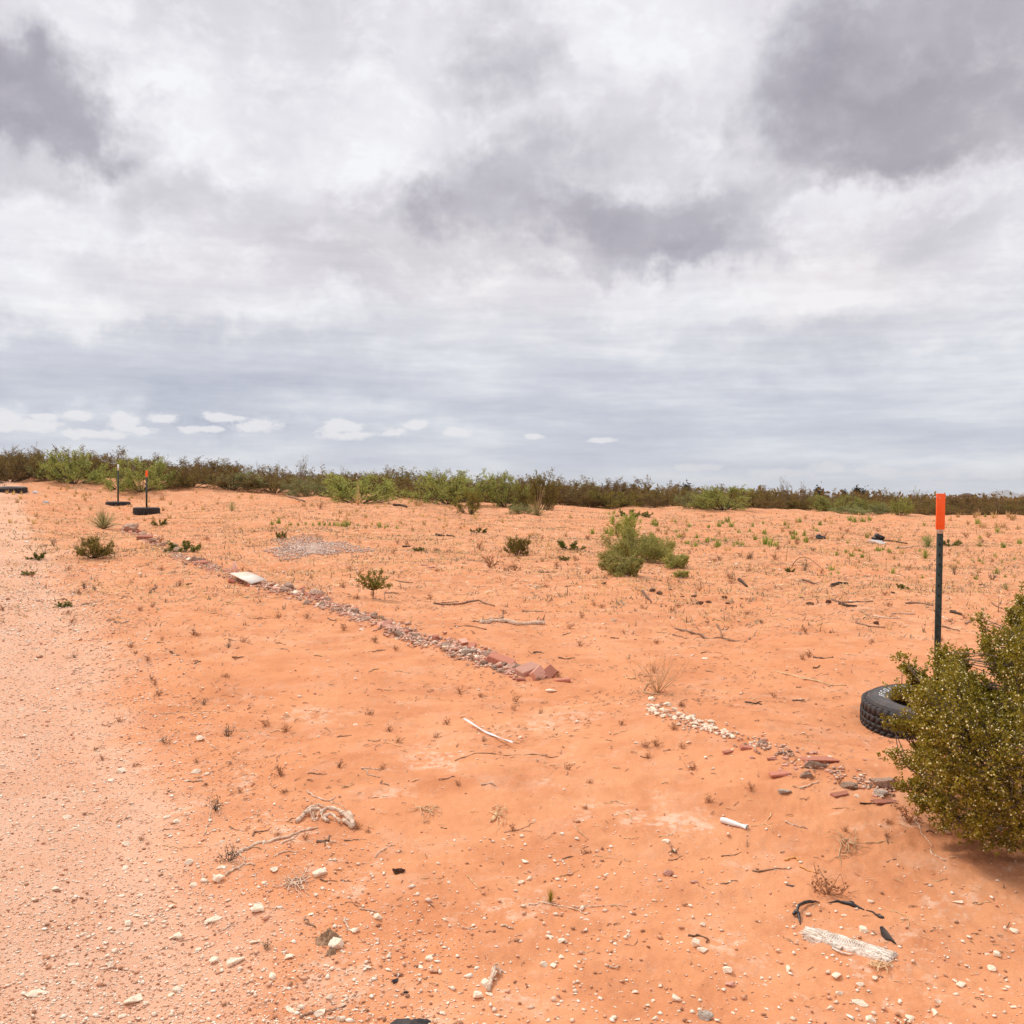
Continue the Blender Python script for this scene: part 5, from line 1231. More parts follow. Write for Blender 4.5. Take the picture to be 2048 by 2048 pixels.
gravel('road_gravel', x, y, np.clip(.0034 + .0022 * g_.exponential(size=len(x)), 0, .02) * np.clip(y / 4, 1, 2.4), M_PEB, 'fine pale gravel pressed into the left dirt road', .55, .3, 2)
x, y = polar(30000, 2.3, 24, -.54, .54, g_); e = (.6 - .5 * y) - x
dens = np.where(np.abs(e) < .7, .9, .16) + .45 * (np.hypot(x, y) < 3.3) + .35 * np.clip(fbm(x / 1.3, y / 1.3, 3, 77) * 2, 0, 1)
k = g_.random(len(x)) < dens * np.where(x > 1.0, .6, 1); x, y = x[k], y[k]
sz = np.clip(.003 + .0036 * g_.exponential(size=len(x)), 0, .022) * np.clip(y / 5, 1, 3)
x2, y2 = polar(2600, 2.35, 3.7, -.5, .5, g_); k = g_.random(2600) < .35 + .9 * np.clip(fbm(x2 / .5, y2 / .5, 3, 79), -.3, 1) + .2 * (y2 < 2.9); x2, y2 = x2[k], y2[k]
x = np.concatenate([x, x2]); y = np.concatenate([y, y2]); sz = np.concatenate([sz, .006 + .005 * g_.exponential(size=len(x2)).clip(0, 2.6)])
gravel('pebbles', x, y, sz, M_PEB, 'loose little pebbles strewn over the orange sand', .65, .25, 3)
# grit of the two rubble rows and the grey heap
f = g_.random(10500); f = f[g_.random(10500) < .25 + .75 * (np.sin(f * 37) + np.sin(f * 83 + 2) > -.2)] * seglen[-1]; px = np.interp(f, seglen, rp[:, 0]); py = np.interp(f, seglen, rp[:, 1]); ff = f / seglen[-1]
x, y = G(px + g_.normal(size=len(f)) * 6, py + g_.normal(size=len(f)) * (3 + 5 * ff))
gravel('rubble_grit', x, y, .008 + .010 * g_.exponential(size=len(x)).clip(0, 4), M_PEBG, 'crumbled grit and chips along the long rubble row', .7, .2, 4)
f = g_.random(800); f = f[(f < .33) | (np.sin(f * 60) > -.3)]; k_ = len(f); x, y = G(1300 + f * 490 + g_.normal(size=k_) * 6, 1420 + f * 165 + g_.normal(size=k_) * 9)
gravel('rubble_chips', x, y, g_.uniform(.005, .022, len(x)), M_PEBG, 'small chips and grit along the right-hand rubble line', .7, .2, 5)
n = 4200; a = g_.uniform(0, 6.28, n); q = g_.random(n) ** .8 * (1 + .3 * np.sin(a * 3 + 1) + .2 * np.sin(a * 7))
px = 622 + 88 * q * np.cos(a) + g_.normal(size=n) * 4; py = 1096 + 20 * q * np.sin(a) - .05 * (px - 622) * 0
x, y = G(px, py); gravel('gravel_heap', x, y, g_.uniform(.012, .045, n), pebmat('grey gravel', [(.64, .49, .41), (.46, .34, .28), (.74, .58, .48), (.74, .48, .36), (.54, .38, .31)]), 'low spread of greyish gravel behind the lone small creosote', .7, .1, 6)

# litter of straw and twig crumbs
def litter(name, n, r0, r1, matr, L0, L1, w0, lab, seed, dens=None):
    rng = np.random.default_rng(seed); x, y = polar(n, r0, r1, -.55, .55, rng)
    if dens is not None:
        k = rng.random(n) < dens(x, y); x, y = x[k], y[k]; n = len(x)
    r = np.hypot(x, y); L = rng.uniform(L0, L1, n) * (.8 + r / 9); a = rng.normal(0, .9, n); w_ = w0 * (.7 + r / 9) * rng.uniform(.6, 1.4, n)
    dx, dy = np.cos(a), np.sin(a); up = np.abs(rng.normal(0, .18, n)) * L
    z = H(x, y); z2 = np.maximum(H(x + dx * L, y + dy * L), z * 0 - 9)
    A = np.stack([x, y, z + w_ * .4], -1); B = np.stack([x + dx * L, y + dy * L, z2 + w_ * .4 + up], -1)
    Mi = (A + B) / 2; Mi[:, :2] += rng.normal(size=(n, 2)) * L[:, None] * .09; Mi[:, 2] += w_ * .5
    sx = np.stack([-dy, dx, np.zeros(n)], -1) * w_[:, None] * .5; uz = np.zeros((n, 3)); uz[:, 2] = w_ * .6
    ring = lambda C, f_: [C - sx * f_, C + sx * f_, C + uz * f_]
    V = np.stack(ring(A, 1) + ring(Mi, 1) + ring(B, .6), 1).reshape(-1, 3); b = np.arange(n)[:, None] * 9
    F_ = np.concatenate([b + np.array([o + i, o + (i + 1) % 3, o + 3 + (i + 1) % 3, o + 3 + i]) for o in (0, 3) for i in range(3)])
    tag(link(bpy.data.objects.new(name, npmesh(name, V, F_, matr))), lab, 'litter', kind='stuff')
sandd = lambda x, y: np.clip((np.hypot(x, y) - 2.6) / 9, .06, 1) * (.35 + 1.2 * np.clip(fbm(x / .9, y / .9, 3, 97) + .25, 0, 1)) * np.where((.6 - .5 * y) - x > .2, .12, .35 + .9 * np.clip(fbm(x / 2.2, y / 2.2, 3, 88) + .35, 0, 1))
litter('straw_litter', 46000, 2.3, 38, M_STRAW, .008, .034, .0018, 'fine dry straw bits littering the sand', 21, sandd)
litter('twig_litter', 44000, 2.3, 38, M_TWIG, .005, .026, .0030, 'fine dark twig crumbs littering the sand', 22, sandd)

def stubble(name, n, m_, h0, h1, lab, seed, w_=.006, tilt=.35):
    rng = np.random.default_rng(seed); x, y = polar(n, 8.5, 44, -.56, .56, rng); r = np.hypot(x, y)
    k = (rng.random(n) < (.25 + 1.1 * np.clip(fbm(x / 2.6, y / 2.6, 3, 91) + .3, 0, 1)) * np.clip((r - 8) / 11, .05, 1)) & ((.6 - .5 * y) - x < rng.normal(0, 1.2, n) + .3)
    x, y, r = x[k], y[k], r[k]; n = len(x); z = H(x, y); q = 5
    P = np.repeat(np.stack([x, y, z - .004], -1), q, 0); r = np.repeat(r, q); P[:, :2] += rng.normal(size=(n * q, 2)) * .035 * (r / 12)[:, None]
    D = np.array([0, 0, 1.]) + rng.normal(size=(n * q, 3)) * tilt
    V, F_ = blades(P, D, rng.uniform(h0, h1, n * q) * np.repeat(rng.uniform(.5, 1.3, n), q), w_ * (.6 + r / 14), .15, rng, 1)
    tag(link(bpy.data.objects.new(name, npmesh(name, V, F_, m_))), lab, 'stubble', kind='stuff')
stubble('straw_stubble', 30000, M_DGRASS, .02, .075, 'short straw stubble covering the mid-distance sand', 71, .006, .75)
stubble('dark_stubble', 20000, M_GWEED, .015, .08, 'low dark dead weed crumbs covering the mid-distance sand', 72, .010, .9)

# ------------------------------------------------------------------ sticks, branches, rubbish
def gpts(pts, lift=0.0, jit=0.0, sub=1):
    pts = np.array(pts, float)
    if sub > 1:
        t = np.linspace(0, len(pts) - 1, (len(pts) - 1) * sub + 1)
        pts = np.stack([np.interp(t, range(len(pts)), pts[:, k]) for k in range(pts.shape[1])], -1)
    x, y = G(pts[:, 0], pts[:, 1]); z = H(x, y) + lift
    if pts.shape[1] > 2: z = z + pts[:, 2]
    P = np.stack([x, y, z], -1)
    if jit: P[1:-1] += RNG.normal(size=(len(P) - 2, 3)) * jit * [1, 1, .4]
    return P
def stick(name, lines, r, matr, label, cat='stick', group=None, jit=.003, taper=.5, k=6):
    first = gpts([lines[0][0]])[0]; b = MB()
    for i, L in enumerate(lines):
        rad = r * (1 if i == 0 else .6); P = gpts(L, rad * .7, jit, 3) - first
        b.tube(P, np.linspace(rad, rad * taper, len(P)) * (1 + .15 * RNG.normal(size=len(P))).clip(.6, 1.5), k)
    o = b.obj(name, matr, None, True); o.location = tuple(first); return tag(o, label, cat, group)
# long forked branch lower left
cr = lambda x, y: (400 + x * .1863, 1600 + y * .1863)
stick('dry_branch', [[cr(360, 600) , cr(420, 560), cr(560, 490), cr(640, 460), cr(740, 475), cr(850, 425), cr(960, 400), cr(1060, 350), cr(1150, 320), cr(1265, 300)], [cr(880, 480), cr(960, 430), cr(1060, 370)], [cr(430, 565), cr(470, 620), cr(485, 665)], [cr(990, 400), cr(1025, 415)]], .0062, M_BLEACH, 'long forked bleached branch ending in the shaggy dark weed')
stick('dry_stick', [[cr(275, 805), cr(380, 740), cr(470, 695), cr(550, 690), cr(590, 720)]], .0042, M_BLEACH, 'hooked pale stick below the long forked branch')
stick('dry_stick', [[cr(570, 375), cr(600, 340), cr(660, 330), cr(750, 305)], [cr(575, 375), cr(580, 330)]], .0038, M_TWIG, 'short stub twig with a dark end above the long branch')
stick('dry_stick', [[cr(1260, 450), cr(1330, 430), cr(1380, 440), cr(1400, 375)], [cr(1330, 440), cr(1335, 490)]], .0048, M_TWIG, 'knobbly forked twig right of the long branch')
stick('dry_stick', [[cr(790, 605), cr(880, 575), cr(960, 565), cr(1060, 565)]], .0028, M_BLEACH, 'thin pale twig below the forked branch')
stick('dry_stick', [[cr(180, 1400), cr(300, 1350), cr(380, 1320), cr(450, 1290)]], .0022, M_BLEACH, 'slim straight pale twig below the long white stone sliver')
stick('dry_stick', [[cr(745, 1230), cr(810, 1170), cr(870, 1125)]], .0026, M_BLEACH, 'short pale twig right of the touching boulders')
stick('dry_stick', [[cr(1120, 1295), cr(1180, 1335), cr(1240, 1370)]], .0042, M_TWIG, 'stubby segmented twig on the lower left sand')
stick('dry_stick', [[cr(1560, 1270), cr(1570, 1340), cr(1585, 1400)]], .0042, M_BLEACH, 'short upright-lying pale stick above the brown cloth scrap')
stick('dry_stick', [[cr(1715, 1135), cr(1800, 1155), cr(1905, 1180)]], .0030, M_BLEACH, 'straight pale splinter of wood near the lower left')
stick('dry_stick', [[(408, 1665), (419, 1640), (424, 1620), (421, 1598)]], .0026, M_BLEACH, 'thin pale root hanging down from the grey weed tuft')
stick('dry_stick', [[(395, 1471), (415, 1487), (434, 1501)]], .0036, M_BLEACH, 'slanting pale stick beside the grey weed on the road edge')
stick('dry_stick', [[(318, 1424), (390, 1424), (468, 1425)]], .0026, M_STRAW, 'long straight straw lying level near the road edge')
c6 = lambda x, y: (600 + x * .3872, 1300 + y * .3872)
stick('dry_branch', [[c6(37, 728), c6(70, 752), c6(110, 765), c6(150, 775), c6(185, 757)], [c6(150, 772), c6(200, 800), c6(240, 828)]], .0042, M_BLEACH, 'forked pale twig above the gnarled driftwood')
stick('dry_branch', [[c6(318, 625), c6(350, 628), c6(420, 638)], [c6(335, 640), c6(350, 662), c6(415, 670)]], .0046, M_BLEACH, 'pair of joined pale twig ends on the mid-left sand')
stick('dry_stick', [[c6(388, 1080), c6(430, 1050), c6(490, 1020)]], .0032, M_BLEACH, 'pale twig slanting up to the right above the dung')
stick('dry_stick', [[c6(370, 760), c6(410, 755), c6(450, 757)]], .0030, M_BLEACH, 'small level pale twig in the centre left')
stick('dry_stick', [[c6(935, 710), c6(975, 703), c6(1010, 705)]], .0040, M_BLEACH, 'short pale twig in the centre of the sand')
stick('dry_stick', [[c6(1055, 950), c6(1120, 942), c6(1180, 915), c6(1215, 890)], [c6(1120, 942), c6(1200, 950)]], .0020, M_TWIG, 'thin forked twig right of centre')
stick('dry_stick', [[c6(1420, 925), c6(1440, 960), c6(1490, 995)]], .0020, M_STRAW, 'thin bent straw on the sand right of centre')
stick('dry_stick', [[c6(1570, 775), c6(1630, 765), c6(1690, 790)]], .0022, M_STRAW, 'thin arched straw on smooth sand left of the white container')
stick('dry_stick', [[c6(800, 580), c6(900, 560), c6(1010, 545), c6(1120, 538), c6(1230, 537), c6(1335, 540)]], .0030, M_TWIG, 'very long thin twig lying below the white strip')
stick('dry_stick', [[c6(715, 688), c6(760, 682), c6(800, 676)]], .0032, M_TWIG, 'brown pointed twig lying left of centre')
stick('dry_branch', [[c6(1180, 1310), c6(1240, 1295), c6(1330, 1305), c6(1420, 1318), c6(1465, 1337)], [c6(1420, 1310), c6(1540, 1308), c6(1690, 1306)], [c6(1420, 1318), c6(1490, 1300)]], .0030, M_BLEACH, 'pale twig lying across the little upright sprout')
stick('dry_stick', [[c6(865, 1180), c6(900, 1225), c6(935, 1258)]], .0022, M_STRAW, 'thin bent straw left of the upright sprout')
stick('dry_stick', [[c6(0, 1880), c6(60, 1850), c6(150, 1845), c6(240, 1810)]], .0036, M_TWIG, 'curved brown twig ending at a pale stone near the bottom edge')
stick('dry_stick', [[c6(870, 1450), c6(885, 1443), c6(915, 1440)]], .0030, M_BLEACH, 'little pale twig above the rounded stones')
stick('dry_stick', [[c6(1040, 1435), c6(1070, 1443), c6(1100, 1447)]], .0042, M_BLEACH, 'stubby pale stick with a thick end near the rounded stones')
stick('dry_stick', [[c6(1575, 1645), c6(1610, 1658), c6(1650, 1650)]], .0036, M_BLEACH, 'knobbed pale twig near the lower centre right')
stick('dry_branch', [[c6(1450, 1640), c6(1480, 1580), c6(1520, 1565)], [c6(1480, 1580), c6(1430, 1575)]], .0018, M_STRAW, 'thin forked straw above the knobbed pale twig')
c7 = lambda x, y: (1248 + x * .4141, 1248 + y * .4141)
stick('dry_branch', [[c7(245, 22), c7(320, 50), c7(390, 68), c7(470, 80), c7(560, 98)], [c7(470, 80), c7(620, 100)]], .0095, M_TWIG, 'long thin dead branch across the mid-distance sand')
stick('dry_stick', [[c7(740, 240), c7(830, 258), c7(920, 280), c7(1000, 292), c7(1075, 303)]], .0055, M_STRAW, 'long pale bowed stalk lying left of the near tyre')
stick('dry_stick', [[c7(585, 376), c7(630, 390), c7(665, 398)], [c7(630, 390), c7(665, 386)]], .0055, M_BARK, 'black short twig left of the near tyre')
stick('dry_stick', [[c7(915, 168), c7(960, 172), c7(1010, 180)]], .0075, M_TWIG, 'dark knobbly stick above the long bowed stalk')
stick('dry_stick', [[c7(815, 372), c7(845, 370), c7(872, 366)]], .0055, M_TWIG, 'short brown stick left of the near tyre')
stick('dry_stick', [[c7(850, 812), c7(895, 795), c7(940, 772)]], .0042, M_BLEACH, 'pale stick below the mauve slab')
stick('dry_stick', [[c7(1138, 870), c7(1200, 867), c7(1300, 870)]], .0030, M_BARK, 'thin dark twig lying below the grey lump')
stick('dry_stick', [[c7(1405, 938), c7(1440, 1000), c7(1490, 1070)]], .0034, M_BLEACH, 'pale steep twig at the lower left of the big bush')
stick('dry_stick', [[c7(1480, 1092), c7(1515, 1125), c7(1555, 1152)]], .0034, M_BLEACH, 'pale twig below the steep one, under the big bush')
stick('dry_stick', [[c7(780, 970), c7(830, 987), c7(885, 1003)]], .0036, M_BLEACH, 'pale twig lying right of the white container')
stick('dry_stick', [[c7(710, 905), c7(680, 950), c7(720, 1020)]], .0024, M_STRAW, 'thin hooked straw right of the white container')
stick('dry_stick', [[c7(620, 1195), c7(700, 1190), c7(810, 1180)]], .0032, M_TWIG, 'brown twig joining the buried yellow hose')
stick('dry_stick', [[c7(1165, 1060), c7(1230, 1058), c7(1300, 1055)]], .0028, M_STRAW, 'level straw below and left of the big bush')
stick('dry_branch', [[c7(1285, 1390), c7(1320, 1415), c7(1370, 1440), c7(1365, 1462), c7(1335, 1468)], [c7(1370, 1465), c7(1385, 1510)]], .0024, M_STRAW, 'zigzag straw right of the black strap')
stick('dry_stick', [[c7(0, 910), c7(20, 935), c7(42, 965)]], .0030, M_STRAW, 'short straw at the sand centre right of the rusty weed')
stick('dry_stick', [[c7(310, 1515, ), c7(350, 1512), c7(400, 1530), c7(398, 1555)]], .0040, M_DUNG, 'brown curled twig beside the upright pale block')
stick('buried_hose', [[c7(775, 1140), c7(800, 1133), c7(835, 1135), c7(850, 1155)], [c7(850, 1178), c7(890, 1195), c7(940, 1212)]], .0058, simple('yellow hose', (.72, .36, .13), (.64, .30, .10), 20, .6), 'short looped piece of yellow-orange hose surfacing from the sand', 'hose')
c2 = lambda x, y: (512 + x * .265, 880 + y * .265)
stick('dry_branch', [[c2(1340, 1240), c2(1440, 1240), c2(1560, 1238), c2(1680, 1222), c2(1800, 1262)], [c2(1400, 1225), c2(1530, 1218)]], .013, M_TWIG, 'long dark kinked branch right of the lone small creosote')
stick('dry_stick', [[c2(1640, 1380), c2(1740, 1355), c2(1865, 1342), c2(1868, 1290)]], .009, M_TWIG, 'dark twig with an upturned end above the thick log stick')
stick('fallen_log', [[c2(1700, 1385), c2(1790, 1375), c2(1900, 1378), (1024 + 60 * .265, 880 + 1390 * .265), (1024 + 250 * .265, 880 + 1392 * .265)]], .020, M_BLEACH, 'thick pale orange stick lying level in the middle of the sand', taper=.8)
stick('dry_stick', [[c2(1500, 1412), c2(1600, 1425), c2(1740, 1448)]], .007, M_TWIG, 'thin dark twig below the thick pale stick')
stick('dry_stick', [[c2(1055, 1065), c2(1120, 1080), c2(1185, 1085)]], .010, M_TWIG, 'thin brown stick right above the lone small creosote')
stick('dry_stick', [[c2(970, 1155), c2(1020, 1160), c2(1080, 1168)], [c2(972, 1155), c2(972, 1205)]], .010, M_TWIG, 'bent stick just right of the lone small creosote')
stick('dry_stick', [[c2(1105, 810), c2(1165, 808)]], .02, M_BARK, 'small dark stick on sand above the lone creosote')
stick('dry_stick', [[c2(1360, 722), c2(1420, 728)], [c2(1440, 722), c2(1500, 735)]], .03, M_BARK, 'dark broken stick pieces on the littered middle sand')
stick('dry_branch', [[c2(235, 430), c2(300, 445), c2(370, 470)]], .05, M_TWIG, 'dark dead branch at the foot of the left scrub')
stick('dry_branch', [[c2(1040, 500), c2(1090, 498), c2(1140, 512)]], .05, M_BARK, 'dark fallen branch below the scrub left of the round mesquite')
stick('dry_branch', [[c2(910, 462), c2(980, 465), c2(1010, 478)]], .03, M_BLEACH, 'pale dead branch at the right foot of the big green mesquite')
c3 = lambda x, y: (1024 + x * .265, 880 + y * .265)
stick('dry_stick', [[c3(80, 1290), c3(160, 1302), c3(235, 1308)], [c3(250, 1308), c3(315, 1305)]], .010, M_TWIG, 'dark level stick left of centre of the mid sand')
stick('dry_stick', [[c3(165, 1618), c3(210, 1610), c3(240, 1615)]], .007, M_BARK, 'small dark curved twig above the end stack of slabs')
stick('dry_stick', [[c3(350, 1665), c3(410, 1665), c3(475, 1663)]], .006, M_TWIG, 'thin straight twig right of the end stack of slabs')
stick('dry_stick', [[c3(985, 1150), c3(1015, 1190), c3(1050, 1235)]], .016, M_TWIG, 'slanting brown stick below the yellow green plant')
stick('dry_stick', [[c3(1715, 1065), c3(1745, 1090), c3(1775, 1115)]], .020, M_BARK, 'thick dark slanting stick right of the yellow green plant')
stick('dry_stick', [[c3(1545, 1400), c3(1565, 1440), c3(1590, 1490)]], .009, M_TWIG, 'short steep twig rising from the long thin dead branch')
stick('dry_stick', [[c3(1770, 1530), c3(1810, 1490), c3(1850, 1440)]], .006, M_TWIG, 'thin diagonal twig right of the long thin dead branch')
stick('dry_stick', [[c3(200, 1002), c3(280, 1001), c3(345, 1000)]], .009, M_BARK, 'thin dark level stick left of the central mesquite')
stick('dry_stick', [[c3(840, 1775), c3(880, 1800), c3(925, 1812), c3(925, 1790)]], .006, M_STRAW, 'hooked straw left of the airy dry weed')
stick('dry_stick', [[c3(1120, 1925), c3(1010, 1905), c3(990, 1890), c3(1030, 1850), c3(1080, 1830)]], .006, M_STRAW, 'curled pale stem at the foot of the airy dry weed')
c4 = lambda x, y: (1536 + x * .265, 880 + y * .265)
def arch():
    b = MB(); P = gpts([c4(180, 960), c4(425, 992)]); a, c = P; n = 14; pts = []
    for i in range(n):
        t = i / (n - 1); p = a + (c - a) * t; p[2] += .165 * math.sin(PI * t ** .75) ; pts.append(p - a)
    b.tube(pts, np.linspace(.008, .005, n), 5); o = b.obj('arched_branch', M_TWIG, None, True); o.location = tuple(a); tag(o, 'dead branch arching over a twiggy dead bush, right of the mesquite', 'branch')
arch()
for i, (pts, r_, m_, lb) in enumerate([
    ([(485, 1105), (540, 1085), (600, 1095)], .022, M_BARK, 'dark bent stick behind a thin upright straw, left of the big post'), ([(255, 1070), (310, 1078), (355, 1092)], .016, M_TWIG, 'brown stick left below the arching branch'),
    ([(480, 1215), (600, 1228), (720, 1225), (795, 1228)], .012, M_TWIG, 'long dark stick left of the big post among dark litter'), ([(540, 1245), (600, 1260), (670, 1265)], .016, M_BARK, 'dark rough stick left of the big post'),
    ([(690, 1300), (760, 1330), (835, 1368)], .007, M_TWIG, 'thin slanting twig left of the big post'), ([(800, 1335), (900, 1358), (1005, 1358)], .010, M_BLEACH, 'pale curved stick left of the big post'),
    ([(930, 1317), (1110, 1312)], .010, M_BLEACH, 'straight pale stick touching the big post in view'), ([(660, 1380), (760, 1415), (885, 1428)], .009, M_TWIG, 'bowed dark twig left of the big post, lowest of the pile'),
    ([(1040, 1240), (1140, 1235), (1250, 1255)], .012, M_TWIG, 'dark stick just left of the big post'), ([(1380, 1300), (1420, 1315), (1465, 1330)], .018, M_BARK, 'dark split stick just right of the big post'),
    ([(1310, 1420), (1380, 1432), (1445, 1448)], .009, M_TWIG, 'thin dark stick right of the big post'), ([(1310, 1335), (1350, 1360), (1400, 1385)], .009, M_BLEACH, 'pale curved stick right of the big post'), ([(1490, 1390), (1520, 1375), (1545, 1362)], .010, M_TWIG, 'short brown stick farther right of the big post'),
    ([(1690, 1240), (1740, 1265), (1780, 1290)], .008, M_TWIG, 'dark twig above the big bush'), ([(340, 1650), (410, 1652), (490, 1670)], .009, M_BARK, 'knobby black stick on the sand left of the near tyre, upper one'),
    ([(150, 1775), (300, 1810), (450, 1845), (590, 1862)], .0058, M_STRAW, 'long pale stalk lying farther left of the near tyre'), ([(860, 760), (950, 770), (1050, 785)], .02, M_BARK, 'dark branch leaning out of the black rubbish'), ([(960, 820), (1060, 812), (1140, 800)], .016, M_BLEACH, 'pale branch lying right of the black rubbish')]):
    stick('dry_stick', [[c4(*p) for p in pts]], r_, m_, lb)
# upright dead stems
for (px, py0, py1, lb) in [(1683, 1212, 1152, 'thin pale upright straw left of the big post, tallest'), (1572, 1122, 1070, 'thin pale upright straw left of the arching branch'), (1996, 1223, 1190, 'dark upright stub right of the big post, tall one'), (1940, 1192, 1180, 'small upright stub right of the big post'), (1803, 1366, 1346, 'thin upright stem just above the near tyre'), (1912, 1290, 1278, 'short pale stump right of the big post'), (1134, 1192, 1172, 'dark leaning stub in the mid sand'), (797, 1157, 1148, 'tiny dark upright stub right of the lone creosote')]:
    x, y = G1(px, py0); h_ = (py0 - py1) / 2048 * y; b = MB(); q = max(.003, y * .00035)
    b.tube([(0, 0, -.02), (h_ * .05, 0, h_ * .5), (h_ * .03, 0, h_)], [q * 1.2, q, q * .7], 5); o = b.obj('upright_stem', M_STRAW if 'pale' in lb else M_TWIG); o.location = (x, y, Hs(x, y)); tag(o, lb, 'dead stem')
# shared small twigs
for i in range(150):
    px = rr.uniform(60, 2040); py = 1170 + rr.random() ** 1.3 * 640
    a = rr.gauss(0, .5); L = rr.uniform(12, 46) * (.6 + (py - 1100) / 1400)
    if px < 300 and py > 1250: continue
    pts = [(px, py), (px + L * .5 * math.cos(a), py + L * .18 * math.sin(a) + rr.gauss(0, 1.5)), (px + L * math.cos(a), py + L * .36 * math.sin(a))]
    y_ = (py - 995); dep = 2048 * 1.15 / y_
    pale = rr.random() < .55
    band = 'in the middle distance' if py < 1400 else 'in the foreground'
    stick('twig', [pts], dep * rr.uniform(.00045, .0009), M_STRAW if pale else M_TWIG, ('thin straw-pale' if pale else 'thin brown') + ' twig lying on the sand ' + band, 'twig', ('pale' if pale else 'brown') + ' twigs ' + band, k=4)
# dark dung / charcoal crumbs line
for i, (px, py, w_) in enumerate([c3(1050, 1145) + (16,), c3(1115, 1160) + (16,), c3(1200, 1135) + (8,), c3(1370, 1185) + (14,), c3(1285, 1190) + (8,), c3(1600, 1198) + (14,), c3(1630, 1240) + (12,), c3(1730, 1200) + (6,), c3(1410, 1245) + (18,), c3(1490, 1232) + (14,), c4(320, 1250) + (16,), c4(455, 1230) + (16,), c4(365, 1185) + (8,), c4(250, 1195) + (9,), c4(825, 1390) + (14,), c4(940, 1155) + (10,), c3(695, 1085) + (12,)]):
    rock([hull_rock(850 + i % 3, 16, (1, .6, .4), M_DUNG, .12, 2)], px, py, w_, 'dark brown charred-looking lump on the mid-distance sand', 'charred_lump', 'lump', 'dark charred lumps in the middle distance', tilt=.3)
rock(hull_rock(860, 16, (1, .6, .5), M_DUNG, .14, 2), 798, 1752, 22, 'dark brown dry dung lump on the left-centre sand', 'dung', 'dung', rz=.3)

# gnarled driftwood
def driftwood():
    b = MB(); o0 = gpts([cr(1040, 250)])[0]
    def br(pts, r0, r1):
        P = gpts([cr(p[0], p[1]) + (p[2],) for p in pts], .006, .0015, 3) - o0; n = len(P)
        b.tube(P, np.linspace(r0, r1, n) * (1 + .18 * np.sin(np.arange(n) * 1.7)), 7)
    br([(1035, 250, 0), (1110, 210, .006), (1160, 165, .012), (1215, 135, .014), (1270, 100, .006), (1345, 110, 0)], .0085, .003)
    br([(1110, 205, .006), (1200, 170, .014), (1280, 165, .016), (1320, 180, .008)], .009, .006)
    br([(1300, 180, .006), (1370, 150, .014), (1460, 165, .016), (1540, 200, .014), (1600, 235, .010), (1640, 265, .004)], .008, .010)
    br([(1335, 220, .004), (1400, 210, .012), (1460, 235, .012), (1500, 270, .002)], .007, .004)
    br([(1500, 200, .014), (1580, 200, .018), (1630, 225, .012), (1640, 280, .004)], .010, .008)
    br([(1340, 200, 0), (1345, 240, 0), (1380, 250, .002)], .008, .006)
    br([(1535, 245, .006), (1600, 270, .004), (1635, 285, 0)], .009, .006)
    for k in range(16):
        x_ = rr.uniform(1190, 1320); br([(x_, 180, .010), (x_ + rr.uniform(-20, 20), 215, .004), (x_ + rr.uniform(-30, 30), 245, 0)], .0011, .0007)
    o = b.obj('driftwood', M_BLEACH, None, True); o.location = tuple(o0); tag(o, 'gnarled twisted piece of weathered driftwood on the left-centre sand', 'driftwood')
driftwood()
def root_tangle(cx, cy, w_, h_, n, seed, lb, m_=M_BLEACH):
    r_ = random.Random(seed); b = MB(); o0 = gpts([(cx, cy)])[0]
    for k in range(n):
        p = (cx + r_.uniform(-.2, .2) * w_, cy + r_.uniform(-.2, .2) * h_); a = r_.uniform(0, 6.28); pts = [p + (.004,)]
        for j in range(3):
            a += r_.gauss(0, .5); p = (p[0] + math.cos(a) * w_ * .17, p[1] + math.sin(a) * h_ * .17); pts.append(p + (r_.uniform(0, .014),))
        b.tube(gpts(pts, .002, 0, 2) - o0, np.linspace(.0022, .0008, 7), 4)
    o = b.obj('dry_root_tangle', m_, None, True); o.location = tuple(o0); tag(o, lb, 'roots')
root_tangle(592, 1766, 70, 44, 30, 1, 'tangle of thin dry roots between two large pale stones')
root_tangle(1760, 1940, 60, 24, 20, 2, 'flattened gold-brown root tangle right below the bleached ribbed wood', M_STRAW)
root_tangle(1690, 1700, 90, 70, 14, 3, 'loose wiry straw tangle on the sand left of the big bush', M_STRAW)
root_tangle(845, 1628, 60, 36, 18, 4, 'wiry straw-red weed tangle in the left centre', M_STRAW)
root_tangle(992, 1630, 70, 70, 14, 5, 'open wiry tangle of thin stalks in the centre of the sand', M_STRAW)
def frayed_root():
    b = MB(); P0 = c6(975, 1775); o0 = gpts([P0])[0]
    for k, (pts, r_) in enumerate([([(975, 1770, 0), (985, 1725, .006), (995, 1690, .010), (1010, 1660, .008), (1030, 1665, .002)], .0055), ([(970, 1765, 0), (975, 1720, .002), (990, 1680, .008), (1000, 1655, .008)], .004), ([(990, 1700, .006), (1015, 1680, .010), (1035, 1672, 0)], .004), ([(1005, 1650, .008), (1025, 1655, .01), (1040, 1680, .002)], .003)]):
        b.tube(gpts([c6(p[0], p[1]) + (p[2],) for p in pts], .004, .001, 3) - o0, np.linspace(r_, r_ * .5, (len(pts) - 1) * 3 + 1), 6)
    o = b.obj('frayed_root', M_BLEACH, None, True); o.location = tuple(o0); tag(o, 'frayed bleached root stub among pale pebbles, lower centre', 'root')
frayed_root()

